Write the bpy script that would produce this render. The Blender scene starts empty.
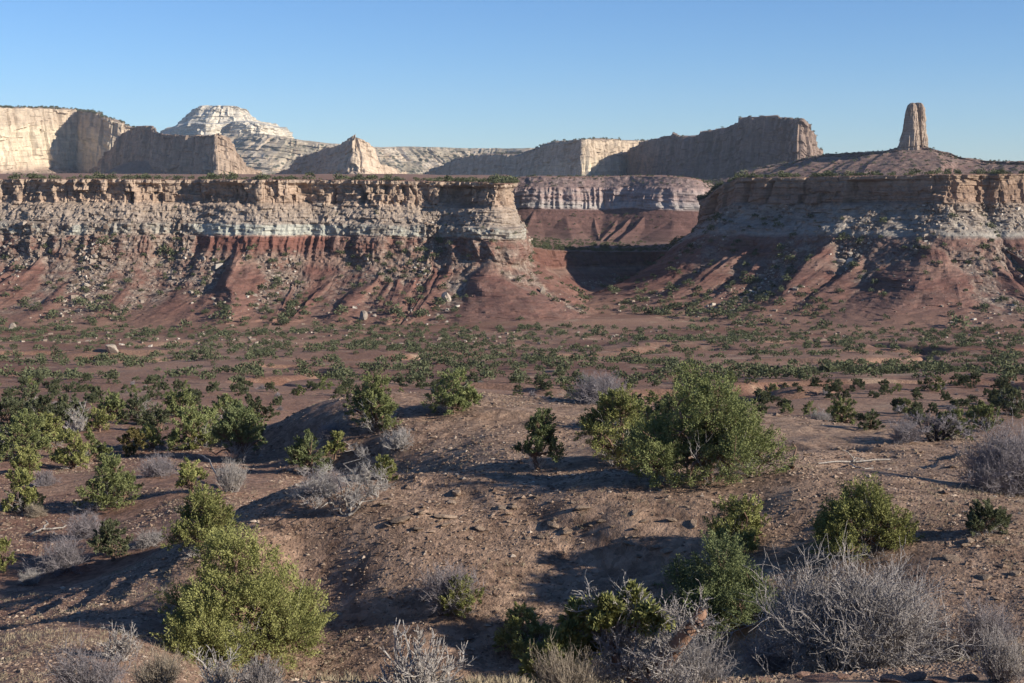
import bpy, math, random
import numpy as np
from mathutils import Vector

# ------------------------------------------------------------------ camera, world, sun, exposure
SC = bpy.context.scene
COL = SC.collection
F = 1422.0
TH = math.atan(171.5 / F)
CT, ST = math.cos(TH), math.sin(TH)
cam_d = bpy.data.cameras.new("camera")
cam = bpy.data.objects.new("camera", cam_d)
COL.objects.link(cam)
cam_d.sensor_width = 36.0
cam_d.lens = F * 36.0 / 1024.0
cam_d.clip_start = 0.1
cam_d.clip_end = 60000
cam.location = (0, 0, 0)
cam.rotation_euler = (math.pi / 2 - TH, 0, 0)
SC.camera = cam

SUN_EL, SUN_AZ = 21.5, 112.0          # azimuth measured clockwise from the view direction (+Y)
w = bpy.data.worlds.new("World"); SC.world = w; w.use_nodes = True
nt = w.node_tree; nt.nodes.clear()
sky = nt.nodes.new("ShaderNodeTexSky"); sky.sky_type = 'NISHITA'; sky.sun_disc = False
sky.sun_elevation = math.radians(SUN_EL); sky.sun_rotation = math.radians(SUN_AZ)
sky.altitude = 1800; sky.air_density = 1.0; sky.dust_density = 0.0; sky.ozone_density = 6.0
bg = nt.nodes.new("ShaderNodeBackground"); bg.inputs[1].default_value = 0.078
wo = nt.nodes.new("ShaderNodeOutputWorld")
tn = nt.nodes.new("ShaderNodeMix"); tn.data_type = 'RGBA'; tn.blend_type = 'MULTIPLY'; tn.inputs[0].default_value = 1.0; tn.inputs[7].default_value = (0.97, 1.05, 1.14, 1)
nt.links.new(sky.outputs[0], tn.inputs[6]); nt.links.new(tn.outputs[2], bg.inputs[0]); nt.links.new(bg.outputs[0], wo.inputs[0])
sd = bpy.data.lights.new("sun", 'SUN'); sd.energy = 5.0; sd.angle = math.radians(0.5); sd.color = (1.0, 0.93, 0.82)
so = bpy.data.objects.new("sun", sd); COL.objects.link(so)
az, el = math.radians(SUN_AZ), math.radians(SUN_EL)
SUNV = Vector((math.sin(az) * math.cos(el), math.cos(az) * math.cos(el), math.sin(el)))
so.rotation_euler = SUNV.to_track_quat('Z', 'Y').to_euler()
SC.view_settings.view_transform = 'Standard'; SC.view_settings.look = 'None'
SC.view_settings.exposure = 0.62; SC.view_settings.gamma = 1.0
SC.cycles.max_bounces = 5; SC.cycles.diffuse_bounces = 2; SC.cycles.transmission_bounces = 2
SC.cycles.transparent_max_bounces = 8; SC.cycles.volume_bounces = 0

# ------------------------------------------------------------------ helpers
def P(px, py, d):
    v = (341.5 - py) / F
    y = CT + v * ST; z = -ST + v * CT
    k = d / y
    return ((px - 512.0) / F * k, d, z * k)
def XZ(px, d, z):
    return (px - 512.0) / F * (d * CT - z * ST)
def pix(x, y, z):
    dep = y * CT - z * ST
    return 512 + F * x / dep, 341.5 - F * (y * ST + z * CT) / dep

def hsh(i, seed):
    i = (i.astype(np.int64) * 374761393 + seed * 668265263) & 0xffffffff
    i = ((i ^ (i >> 13)) * 1274126177) & 0xffffffff
    i = ((i ^ (i >> 16)) * 2246822519) & 0xffffffff
    return ((i ^ (i >> 15)) & 0xffffff).astype(np.float32) / 16777215.0
def h3(x, y, z, seed):
    return hsh(x * 73856093 + y * 19349663 + z * 83492791, seed)
def vn3(x, y, z, seed=0):
    x0 = np.floor(x); y0 = np.floor(y); z0 = np.floor(z)
    fx = x - x0; fy = y - y0; fz = z - z0
    fx = fx * fx * (3 - 2 * fx); fy = fy * fy * (3 - 2 * fy); fz = fz * fz * (3 - 2 * fz)
    xi = x0.astype(np.int64); yi = y0.astype(np.int64); zi = z0.astype(np.int64)
    r = 0
    for a in (0, 1):
        for b in (0, 1):
            for c in (0, 1):
                r = r + h3(xi + a, yi + b, zi + c, seed) * (fx if a else 1 - fx) * (fy if b else 1 - fy) * (fz if c else 1 - fz)
    return r * 2 - 1
def vn2(x, y, seed=0):
    x0 = np.floor(x); y0 = np.floor(y)
    fx = x - x0; fy = y - y0
    fx = fx * fx * (3 - 2 * fx); fy = fy * fy * (3 - 2 * fy)
    xi = x0.astype(np.int64); yi = y0.astype(np.int64); zi = np.zeros_like(xi)
    r = 0
    for a in (0, 1):
        for b in (0, 1):
            r = r + h3(xi + a, yi + b, zi, seed) * (fx if a else 1 - fx) * (fy if b else 1 - fy)
    return r * 2 - 1
def fbm2(x, y, o=4, seed=0, g=0.5):
    r = 0; a = 1.0; s = 0
    for k in range(o):
        r = r + a * vn2(x * 2 ** k + 17.3 * k, y * 2 ** k - 9.1 * k, seed + k); s += a; a *= g
    return r / s
def fbm3(x, y, z, o=3, seed=0, g=0.5):
    r = 0; a = 1.0; s = 0
    for k in range(o):
        r = r + a * vn3(x * 2 ** k + 7.7 * k, y * 2 ** k, z * 2 ** k, seed + k); s += a; a *= g
    return r / s
def sst(a, b, x):
    t = np.clip((x - a) / (b - a), 0, 1); return t * t * (3 - 2 * t)
def cells(s, h, ws, wh, seed):
    """random offset per masonry-like block: rows of height wh, blocks of width about ws"""
    row = np.floor(h / wh + 0.35 * vn2(s / (ws * 5), h * 0, seed + 5))
    sh = hsh(row.astype(np.int64), seed + 9)
    u = s / ws + sh * 11.3 + 0.45 * vn2(s / ws * 0.7, row * 3.1, seed + 2)
    return h3(np.floor(u).astype(np.int64), row.astype(np.int64), np.zeros(row.shape, np.int64), seed)

def mesh(name, V, Fc, mats, attrs=None, smooth=False, midx=None):
    V = np.asarray(V, np.float32); Fc = np.asarray(Fc, np.int32)
    n = Fc.shape[1]
    m = bpy.data.meshes.new(name)
    m.vertices.add(len(V)); m.vertices.foreach_set("co", V.ravel())
    m.loops.add(Fc.size); m.loops.foreach_set("vertex_index", Fc.ravel())
    m.polygons.add(len(Fc)); m.polygons.foreach_set("loop_start", np.arange(0, Fc.size, n, dtype=np.int32))
    m.polygons.foreach_set("loop_total", np.full(len(Fc), n, np.int32))
    if midx is not None: m.polygons.foreach_set("material_index", np.asarray(midx, np.int32))
    m.polygons.foreach_set("use_smooth", np.full(len(Fc), smooth))
    for k, a in (attrs or {}).items():
        a = np.asarray(a, np.float32)
        dom = 'POINT' if len(a) == len(V) else 'FACE'
        at = m.attributes.new(k, 'FLOAT', dom); at.data.foreach_set("value", a)
    m.update(calc_edges=True)
    for x in (mats if isinstance(mats, (list, tuple)) else [mats]): m.materials.append(x)
    return m
def obj(name, me, parent=None, loc=None):
    o = bpy.data.objects.new(name, me); COL.objects.link(o)
    if parent is not None: o.parent = parent
    if loc is not None: o.location = loc
    return o
def tag(o, label=None, cat=None, group=None, kind=None):
    for k, v in (("label", label), ("category", cat), ("group", group), ("kind", kind)):
        if v: o[k] = v
    return o
def grid_faces(nr, nc):
    i = np.arange(nr * nc, dtype=np.int32).reshape(nr, nc)
    return np.stack([i[:-1, :-1], i[:-1, 1:], i[1:, 1:], i[1:, :-1]], -1).reshape(-1, 4)

# ------------------------------------------------------------------ materials
class NM:
    def __init__(s, name):
        s.m = bpy.data.materials.new(name); s.m.use_nodes = True
        s.t = s.m.node_tree; s.t.nodes.clear()
        s.out = s.n("ShaderNodeOutputMaterial"); s.co = s.n("ShaderNodeTexCoord").outputs["Object"]
    def n(s, ty, **kw):
        x = s.t.nodes.new(ty)
        for k, v in kw.items(): setattr(x, k, v)
        return x
    def l(s, a, b): s.t.links.new(a, b)
    def setin(s, node, i, v):
        if hasattr(v, "links") or hasattr(v, "is_linked"): s.l(v, node.inputs[i])
        else: node.inputs[i].default_value = v
    def geo(s):
        return s.n("ShaderNodeNewGeometry").outputs["Position"]
    def scale(s, vec, sc):
        x = s.n("ShaderNodeVectorMath", operation='MULTIPLY'); s.setin(x, 0, vec); x.inputs[1].default_value = sc; return x.outputs[0]
    def noise(s, vec, sc, det=4, rough=0.55, col=False):
        x = s.n("ShaderNodeTexNoise"); s.setin(x, "Vector", vec); x.inputs["Scale"].default_value = sc
        x.inputs["Detail"].default_value = det; x.inputs["Roughness"].default_value = rough
        return x.outputs["Color" if col else "Fac"]
    def vor(s, vec, sc, out="Color", feat='F1', rnd=1.0):
        x = s.n("ShaderNodeTexVoronoi", feature=feat); s.setin(x, "Vector", vec); x.inputs["Scale"].default_value = sc
        x.inputs["Randomness"].default_value = rnd
        return x.outputs[out]
    def ramp(s, fac, stops, interp='LINEAR'):
        x = s.n("ShaderNodeValToRGB"); cr = x.color_ramp; cr.interpolation = interp
        while len(cr.elements) < len(stops): cr.elements.new(0.5)
        for e, (p, c) in zip(cr.elements, stops):
            e.position = p; e.color = tuple(c) + (1,) if hasattr(c, '__len__') else (c, c, c, 1)
        s.setin(x, 0, fac); return x.outputs[0]
    def mixc(s, fac, a, b, mode='MIX'):
        x = s.n("ShaderNodeMix", data_type='RGBA', blend_type=mode)
        s.setin(x, 0, fac)
        for i, v in ((6, a), (7, b)):
            if isinstance(v, tuple): x.inputs[i].default_value = v + (1,) if len(v) == 3 else v
            else: s.l(v, x.inputs[i])
        return x.outputs[2]
    def math(s, op, a, b=0.0, c=0.0, clamp=False):
        x = s.n("ShaderNodeMath", operation=op, use_clamp=clamp); s.setin(x, 0, a); s.setin(x, 1, b)
        if op == 'MULTIPLY_ADD': s.setin(x, 2, c)
        return x.outputs[0]
    def attr(s, name):
        x = s.n("ShaderNodeAttribute"); x.attribute_name = name; return x.outputs["Fac"]
    def sep(s, v):
        x = s.n("ShaderNodeSeparateXYZ"); s.l(v, x.inputs[0]); return x.outputs
    def bump(s, h, dist, strength=1.0, nrm=None):
        x = s.n("ShaderNodeBump"); x.inputs["Strength"].default_value = strength; x.inputs["Distance"].default_value = dist
        s.l(h, x.inputs["Height"])
        if nrm is not None: s.l(nrm, x.inputs["Normal"])
        return x.outputs[0]
    def diffuse(s, col, nrm=None, rough=0.9, spec=0.15):
        x = s.n("ShaderNodeBsdfPrincipled"); s.setin(x, "Base Color", col if not isinstance(col, tuple) else col + (1,))
        x.inputs["Roughness"].default_value = rough; x.inputs["Specular IOR Level"].default_value = spec
        if nrm is not None: s.l(nrm, x.inputs["Normal"])
        s.l(x.outputs[0], s.out.inputs[0]); return x

def rock_material(name, span, stops, tint=0.35, fine=0.6, soil=(0.23, 0.135, 0.095), rubcol=((0.13, 0.09, 0.068), (0.36, 0.285, 0.225)), warp=1.5, sc=1.0, streak=0.0):
    """strata by nominal depth below the rim (attribute h), loose rubble by attribute rub, soil by attribute soil"""
    M = NM(name); g = M.geo()
    w1 = M.noise(g, 0.06 * sc, 3)
    w2 = M.noise(g, 0.9 * sc, 4, 0.6)
    h = M.math('ADD', M.attr("h"), M.math('MULTIPLY', M.math('SUBTRACT', w1, 0.5), warp * 2))
    h = M.math('ADD', h, M.math('MULTIPLY', M.math('SUBTRACT', w2, 0.5), warp * 0.5))
    c = M.ramp(M.math('DIVIDE', h, span), stops)
    # thin bedding lines: noise squashed flat along the bed
    hv = M.n("ShaderNodeCombineXYZ"); M.l(M.math('MULTIPLY', h, 1.3 * sc), hv.inputs[2])
    sx = M.sep(g); M.l(M.math('MULTIPLY', sx[0], 0.03 * sc), hv.inputs[0]); M.l(M.math('MULTIPLY', sx[1], 0.03 * sc), hv.inputs[1])
    bed = M.noise(hv.outputs[0], 1.0, 5, 0.7)
    c = M.mixc(1.0, c, M.ramp(bed, [(0.3, 1 - tint), (0.5, 1.0), (0.72, 1 + tint * 0.8)]), 'MULTIPLY')
    mott = M.noise(g, 0.35 * sc, 6, 0.7)
    c = M.mixc(1.0, c, M.ramp(mott, [(0.28, 0.66), (0.5, 1.0), (0.75, 1.28)]), 'MULTIPLY')
    if streak:
        sv = M.scale(g, (0.25 * sc, 0.25 * sc, 0.03 * sc))
        st = M.noise(sv, 1.0, 5, 0.65)
        c = M.mixc(M.ramp(st, [(0.5, 0.0), (0.68, streak)]), c, (0.12, 0.075, 0.05))
    vc = M.vor(g, 0.55 * sc, "Color"); vf = M.vor(g, 1.3 * sc, "Color")
    vs = M.n("ShaderNodeSeparateColor"); M.l(vc, vs.inputs[0])
    vs2 = M.n("ShaderNodeSeparateColor"); M.l(vf, vs2.inputs[0])
    rv = M.math('MULTIPLY_ADD', vs.outputs[0], 0.5, M.math('MULTIPLY', vs2.outputs[0], 0.5))
    rc = M.ramp(rv, [(0.1, rubcol[0]), (0.5, tuple((a + b) * 0.45 for a, b in zip(*rubcol))), (0.9, rubcol[1])])
    rf = M.math('MULTIPLY', M.attr("rub"), M.ramp(M.noise(g, 0.16 * sc, 4, 0.6), [(0.36, 0.15), (0.6, 1.0)]))
    c = M.mixc(rf, c, rc)
    sc_ = M.mixc(M.noise(g, 0.25, 5, 0.6), tuple(x * 0.8 for x in soil), tuple(x * 1.25 for x in soil))
    c = M.mixc(M.attr("soil"), c, sc_)
    hb = M.math('MULTIPLY_ADD', M.noise(g, 1.4 * sc, 6, 0.7), 0.6, M.math('MULTIPLY', M.math('MULTIPLY', rv, rf), 0.7))
    nr = M.bump(hb, fine / sc, 0.8)
    nr = M.bump(bed, fine * 0.5 / sc, 0.6, nr)
    M.diffuse(c, nr)
    return M.m
# ------------------------------------------------------------------ ground sheet
CP = []
def cp(px, py, d): CP.append((px, d, P(px, py, d)[2]))
def cz(px, d, z): CP.append((px, d, z))
for px in (-500, 0, 512, 1024, 1500):
    cz(px, 2, -1.7); cz(px, 4, -2.5); cz(px, 8, -3.85)
for a in [(-400, -6.0), (0, -5.6), (150, -5.25), (1400, -4.9)]: cz(a[0], 14, a[1])
for a in [(300, 676), (450, 683), (600, 686), (720, 682), (850, 675), (1024, 674)]: cp(a[0], a[1], 14)
for a in [(-400, -9.4), (0, -8.6), (300, -7.9), (600, -7.7), (850, -7.5), (1024, -7.1), (1400, -6.6)]: cz(a[0], 20, a[1])
PYS = """0 660 27;0 625 36;0 605 43;-400 640 36;-400 615 45;0 590 47;0 560 50;0 530 55;0 500 61;0 470 70;0 450 80;0 430 93;0 410 113;
-400 560 52;-400 500 64;-400 450 84;-400 412 113;100 640 29;100 592 38;100 575 43;100 550 50;100 520 56;100 490 63;100 460 75;100 430 95;100 410 115;
175 548 43;200 533 44;200 505 55;200 480 64;200 455 76;200 430 95;200 408 118;250 665 27;300 600 34;300 540 40;250 512 44;250 560 37;300 499 45;
300 487 62;300 440 73;300 417 76;255 438 80;250 460 75;300 470 74;345 398 77;345 430 71;345 470 70;345 491 46;
400 640 29;400 600 32.5;400 560 36.5;400 520 41;380 488 46;500 640 29;500 600 32;500 560 36;500 530 39.5;500 505 43;490 483 47;
600 640 28.5;600 600 31.5;600 560 35.5;600 520 40;600 490 44.5;600 473 48;700 640 27;700 600 30;700 560 34;700 520 39;700 485 45;700 469 50;
800 620 26.5;800 580 30.5;800 540 35;800 500 40;800 475 45;800 462 50;900 620 25;900 580 29;900 540 33.5;900 500 39;900 475 44;900 468 47;
1000 640 22;1000 600 26;1000 560 30;1000 530 34;1000 505 38;960 482 44;1024 501 39.5;1250 610 22;1250 570 27;1250 530 34;1250 505 39.5;
400 393 79;400 410 74;400 440 67.5;400 470 66;450 465 63;480 393 80;480 416 72;480 445 64.5;480 470 58.5;560 400 77;560 425 69;560 450 62;
640 405 76;640 430 67;640 455 58;780 418 75;780 440 64;780 455 56;850 428 72;850 440 65;850 452 57;900 434 68;900 450 58;
960 440 64;960 460 54;1024 442 60;1024 470 50;1024 488 44;1250 442 60;1250 480 46;850 416 125;850 400 145;1000 416 125;1000 400 145;1300 410 130"""
for q in PYS.replace("\n", "").split(";"):
    a = [float(x) for x in q.split()]
    if a[0] >= 200 and 465 <= a[1] <= 665 and a[2] <= 50.5: a[2] *= 0.84 + 0.32 * (a[1] - 465) / 175     # the front knoll stands clear of the gullies round it
    cp(*a)
for a in [(300, 50, -12.3), (200, 49.5, -12.8), (100, 47, -13.8), (400, 54, -13.6), (340, 56, -14.4), (480, 53, -12.7), (600, 53, -12.2), (700, 55, -12.2), (850, 51, -11.3), (920, 51, -11.2), (1000, 46, -10.6),
          (250, 100, -18.5), (345, 100, -19.0), (480, 100, -19.2), (640, 100, -19.2), (780, 95, -18.6), (900, 92, -18.2), (1050, 90, -17.5)]: cz(a[0], a[1], a[2])
for px in (-500, -200, 0, 150, 300, 480, 650, 800, 950, 1100, 1500):
    for py, d in ((386, 165), (370, 228), (355, 300), (341, 385), (331, 440)): cp(px, py, d)
    cz(px, 480, -51.3); cz(px, 620, -51.6)
CP = np.array(CP)
def rb(px, d): return np.stack([px / 120.0, np.log(d) * 6.0], -1)
A = rb(CP[:, 0], CP[:, 1])
def tps(r2): return 0.5 * r2 * np.log(r2 + 1e-9)
n = len(A)
K = tps(((A[:, None] - A[None]) ** 2).sum(-1)) + np.eye(n) * 0.03
L = np.zeros((n + 3, n + 3)); L[:n, :n] = K; L[:n, n] = 1; L[:n, n + 1:] = A; L[n, :n] = 1; L[n + 1:, :n] = A.T
sol = np.linalg.solve(L, np.r_[CP[:, 2], 0, 0, 0])
def rbf(px, d):
    sh = px.shape; Q = rb(px.ravel(), d.ravel()); out = np.empty(len(Q))
    for i in range(0, len(Q), 20000):
        q = Q[i:i + 20000]
        r2 = (q * q).sum(1)[:, None] + (A * A).sum(1)[None] - 2 * q @ A.T
        out[i:i + 20000] = tps(np.maximum(r2, 0)) @ sol[:n] + sol[n] + q @ sol[n + 1:]
    return out.reshape(sh)
# coarse table of the smooth surface, bilinear lookup afterwards
TP = np.linspace(-600, 1650, 300); TD = np.exp(np.linspace(math.log(1.9), math.log(620), 460))
TG = rbf(*[g for g in np.meshgrid(TP, TD)])
def smooth_z(x, y):
    z = np.full(np.shape(x), -10.0)
    for _ in range(3):
        px = 512 + F * x / (y * CT - z * ST)
        a = np.clip((px + 600) / 2250 * 299, 0, 298.999)
        b = np.clip((np.log(np.maximum(y, 1.9)) - math.log(1.9)) / (math.log(620) - math.log(1.9)) * 459, 0, 458.999)
        i = a.astype(int); j = b.astype(int); fa = a - i; fb = b - j
        z = (TG[j, i] * (1 - fa) + TG[j, i + 1] * fa) * (1 - fb) + (TG[j + 1, i] * (1 - fa) + TG[j + 1, i + 1] * fa) * fb
    return z
SCARPS = [(P(370, 503, 43)[:2], P(650, 557, 36)[:2], 0.55, 2.2), (P(560, 545, 37)[:2], P(720, 560, 35)[:2], 0.35, 1.5), (P(430, 418, 72)[:2], P(566, 420, 70)[:2], 0.45, 4.0), (P(780, 444, 62)[:2], P(905, 452, 58)[:2], 0.6, 3.0), (P(330, 560, 38)[:2], P(420, 585, 34)[:2], 0.3, 1.5), (P(860, 606, 26)[:2], P(1010, 612, 25)[:2], 0.4, 1.5)]
def ground_z(x, y):
    x = np.asarray(x, float); y = np.asarray(y, float)
    z = smooth_z(x, y)
    far = sst(90, 170, y); near = sst(6, 20, y)
    z = z + near * (1 - far * 0.5) * (0.22 * fbm2(x / 5.5, y / 5.5, 3, 3) + 0.09 * fbm2(x / 1.3, y / 1.3, 3, 8))
    # rocky ledges on the front slope and the gully flanks
    led = sst(0.05, 0.35, fbm2(x / 11 + 3.3, y / 7, 2, 21)) * near * (1 - far)
    q = z * 2.6 + 0.5 * fbm2(x / 3, y / 3, 2, 5)
    z = z + led * (np.floor(q) + sst(0.35, 0.65, q - np.floor(q)) - q) / 2.6 * 0.8
    # little scarps along the ridge flanks
    for (ax, ay), (bx, by), hgt, fall in SCARPS:
        L_ = math.hypot(bx - ax, by - ay); ux, uy = (bx - ax) / L_, (by - ay) / L_
        t = (x - ax) * ux + (y - ay) * uy
        q = (x - ax) * -uy + (y - ay) * ux + 0.9 * fbm2(x / 2.6, y / 2.6, 3, 61)
        m_ = sst(-1.5, 1.5, t) * (1 - sst(L_ - 1.5, L_ + 1.5, t))
        z = z + hgt * m_ * np.tanh(q / 0.32) * np.exp(-np.abs(q) / fall) * 0.5 * (0.6 + 0.8 * fbm2(x / 1.7, y / 1.7, 2, 63))
    # hummocks and small washes over the valley floor
    z = z + far * (1.6 * fbm2(x / 45, y / 60, 3, 31) + 0.5 * fbm2(x / 12, y / 12, 2, 37))
    ws = np.abs(fbm2(x / 60 + 5, y / 38, 3, 55))
    z = z - far * 2.2 * (1 - sst(0.0, 0.10, ws)) * (1 - sst(330, 420, y))
    z = z - sst(620, 700, y) * 6
    return z
rows = np.r_[np.exp(np.arange(math.log(2), math.log(8), 0.03)), np.exp(np.arange(math.log(8), math.log(24), 0.005)),
             np.exp(np.arange(math.log(24), math.log(84), 0.0028)), np.exp(np.arange(math.log(84), math.log(620), 0.0045)),
             [640, 700, 800, 1000, 1400, 2000, 3500, 6000, 12000, 25000, 45000]]
us = np.r_[np.linspace(-1.6, -0.45, 60), np.linspace(-0.445, 0.445, 860), np.linspace(0.45, 1.6, 60)]
U, D = np.meshgrid(us, rows)
X = U * D; Z = ground_z(X, D)
M = NM("red_desert_ground"); g = M.geo()
yy = M.sep(g)[1]
farf = M.n("ShaderNodeMapRange"); M.l(yy, farf.inputs[0]); farf.inputs[1].default_value = 75; farf.inputs[2].default_value = 170
nA = M.noise(g, 0.12, 5, 0.6); nB = M.noise(g, 1.1, 6, 0.7); nF = M.noise(g, 0.022, 5, 0.6)
brown = M.mixc(M.ramp(nB, [(0.35, 0), (0.65, 1)]), (0.175, 0.108, 0.073), (0.375, 0.252, 0.172))
red = M.mixc(M.ramp(nB, [(0.35, 0), (0.65, 1)]), (0.17, 0.090, 0.062), (0.28, 0.165, 0.115))
lft = M.ramp(M.math('MULTIPLY_ADD', M.sep(g)[0], -0.03, M.math('MULTIPLY', nA, 0.5)), [(0.30, 0), (0.75, 1)])
near = M.mixc(lft, brown, red)
near = M.mixc(M.ramp(nA, [(0.55, 0), (0.72, 0.6)]), near, (0.27, 0.185, 0.13))
fr = M.mixc(M.ramp(nF, [(0.35, 0), (0.62, 1)]), (0.165, 0.085, 0.058), (0.26, 0.155, 0.106))
fr = M.mixc(M.ramp(nA, [(0.56, 0), (0.70, 0.75)]), fr, (0.36, 0.255, 0.175))
fr = M.mixc(M.ramp(nB, [(0.60, 0), (0.72, 0.5)]), fr, (0.10, 0.085, 0.055))
c = M.mixc(farf.outputs[0], near, fr)
vs = M.n("ShaderNodeSeparateColor"); M.l(M.vor(g, 5.5, "Color"), vs.inputs[0])
c = M.mixc(1.0, c, M.ramp(vs.outputs[0], [(0.0, 0.72), (0.5, 0.98), (1.0, 1.3)]), 'MULTIPLY')
vd = M.vor(g, 5.5, "Distance")
nr = M.bump(vd, 0.16, -0.8); nr = M.bump(nB, 0.25, 0.8, nr); nr = M.bump(M.noise(g, 9.0, 4, 0.7), 0.05, 0.8, nr)
M.diffuse(c, nr); GROUND = M.m
V = np.stack([X, D, Z], -1).reshape(-1, 3)
o = obj("ground", mesh("ground", V, grid_faces(len(rows), len(us))[:, ::-1], GROUND, smooth=True)); tag(o, "red and brown gravel ground running from the hilltop over two ridges to the valley floor", "ground", kind="structure")
gx, gy = np.meshgrid(np.linspace(-80, 80, 60), np.linspace(-90, 2.6, 40))
gz = -1.72 + 0.2 * fbm2(gx / 9, gy / 9, 2, 4) * sst(2.6, -4, gy) - sst(0, 75, np.abs(gx)) * 3
o = obj("hilltop", mesh("hilltop", np.stack([gx, gy, gz], -1).reshape(-1, 3), grid_faces(40, 60)[:, ::-1], GROUND, smooth=True)); tag(o, "gravel hilltop the view is taken from", "hill", kind="structure")

# ------------------------------------------------------------------ cliffs
def resample(nodes, step, ntop=1):
    pts = []
    for nd in nodes:
        px, d, py = nd[:3]; x, y, z = P(px, py, d); pts.append((x, y, z))
    pts = np.array(pts); seg = np.r_[0, np.cumsum(np.hypot(*np.diff(pts[:, :2], axis=0).T))]
    s = np.arange(0, seg[-1], step)
    return s, np.stack([np.interp(s, seg, pts[:, k]) for k in range(3)], -1), seg
def gsm(a, sig):
    k = int(sig * 3) + 1; kk = np.exp(-0.5 * (np.arange(-k, k + 1) / sig) ** 2); kk /= kk.sum()
    return np.convolve(np.pad(a, k, mode='edge'), kk, 'valid')
def wall(name, nodes, prof, step, dz, disp, mat, cap, round_m=4.0, tal_m=14.0, capnoise=(0, 1), zscale=None, capfall=0.0, oscale=None, zbase=None, skirt=None):
    """a cliff swept along a rim line: prof = [(drop below rim, distance out)], displaced outwards by disp(); cap rows run back from the rim"""
    s, R, seg = resample(nodes, step)
    x = gsm(R[:, 0], round_m / step); y = gsm(R[:, 1], round_m / step); zt = gsm(R[:, 2], 1.5)
    tx, ty = np.gradient(x), np.gradient(y)
    l = np.hypot(tx, ty); nx, ny = ty / l, -tx / l
    nxs, nys = gsm(nx, tal_m / step), gsm(ny, tal_m / step); l = np.hypot(nxs, nys); nxs /= l; nys /= l
    pd = np.array([p[0] for p in prof]); po = np.array([p[1] for p in prof])
    arc = np.r_[0, np.cumsum(np.hypot(np.diff(pd), np.diff(po) * 0.5))]
    t = np.arange(0, arc[-1], dz)
    drop = np.interp(t, arc, pd); out = np.interp(t, arc, po)
    S, Dp = np.meshgrid(s, drop); O = np.repeat(out[:, None], len(s), 1)
    if oscale: O = O * oscale(S, seg)
    tal = sst(0.25, 0.6, Dp / pd[-1])
    NX = nx[None] * (1 - tal) + nxs[None] * tal; NY = ny[None] * (1 - tal) + nys[None] * tal
    Zr = zt[None] - Dp * (1.0 if zscale is None else zscale(S))
    if zbase is not None: Zr = zt[None] - Dp * (zt[None] - zbase) / pd[-1]
    disp_o, disp_z, at = disp(S, Dp, x[None] + NX * O, y[None] + NY * O, Zr, O, seg)
    O = O + disp_o
    Xw = x[None] + NX * O; Yw = y[None] + NY * O; Zw = Zr + disp_z
    # cap: rows running away behind the rim
    r0 = np.hypot(x, y); ux, uy = x / r0, y / r0
    cl = np.array([c[0] for c in cap][::-1], float); cd = np.array([c[1] for c in cap][::-1], float)
    bx, by, bz = Xw[0], Yw[0], Zw[0]
    Xc = bx[None] + ux[None] * cl[:, None]; Yc = by[None] + uy[None] * cl[:, None]
    Zc = zt[None] + cd[:, None] + capnoise[0] * fbm2(Xc / capnoise[1], Yc / capnoise[1], 4, 77) * np.clip(cl[:, None] / (capnoise[1] * 0.5), 0, 1) - capfall * cl[:, None]
    if skirt is not None: Zw[-1] = np.minimum(Zw[-1], skirt)
    XX = np.r_[Xc, Xw]; YY = np.r_[Yc, Yw]; ZZ = np.r_[Zc, Zw]
    A_ = {"h": np.r_[np.full(Xc.shape, 0.0), Dp].ravel()}
    for k in ("rub", "soil"):
        A_[k] = np.r_[np.full(Xc.shape, 1.0 if k == "soil" else 0.0), np.clip(at[k], 0, 1)].ravel()
    nr_, nc_ = XX.shape
    me = mesh(name, np.stack([XX, YY, ZZ], -1).reshape(-1, 3), grid_faces(nr_, nc_)[:, ::-1], mat, A_, smooth=False)
    o = obj(name, me); o["kind"] = "structure"
    return o, dict(X=Xw, Y=Yw, Z=Zw, S=S, D=Dp, rub=at["rub"], soil=at["soil"], cap=(Xc, Yc, Zc))

def s_of_px(nodes, seg, px):
    a = [nd[0] for nd in nodes]
    return float(np.interp(px, a, seg))
SPURLIN = 1.75
def spurs(S, D, lst, d0, dend, prof_out, k2=1.25, lin=SPURLIN, out0=6.0):
    """conical red spurs standing out of the talus"""
    r = np.full(S.shape, -99.0)
    Sw = S + 2.6 * vn2(S / 9, D / 7, 931) + 1.2 * vn2(S / 3.5, D / 3, 933)
    for s0, dd, st in lst:
        sk = 0.35 * math.sin(s0 * 3.7)
        hgt = np.minimum((D - dd) * 0.85 * st, 12.5 * st) * (1 - 0.75 * sst(dend - 6, dend, D))
        dS = Sw - s0 - sk * (D - dd)
        e = hgt - np.sqrt(dS ** 2 + 0.5) * (1.45 + 0.3 * math.sin(s0))
        r = np.maximum(r, e)
    return np.maximum(r, 0)
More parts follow.
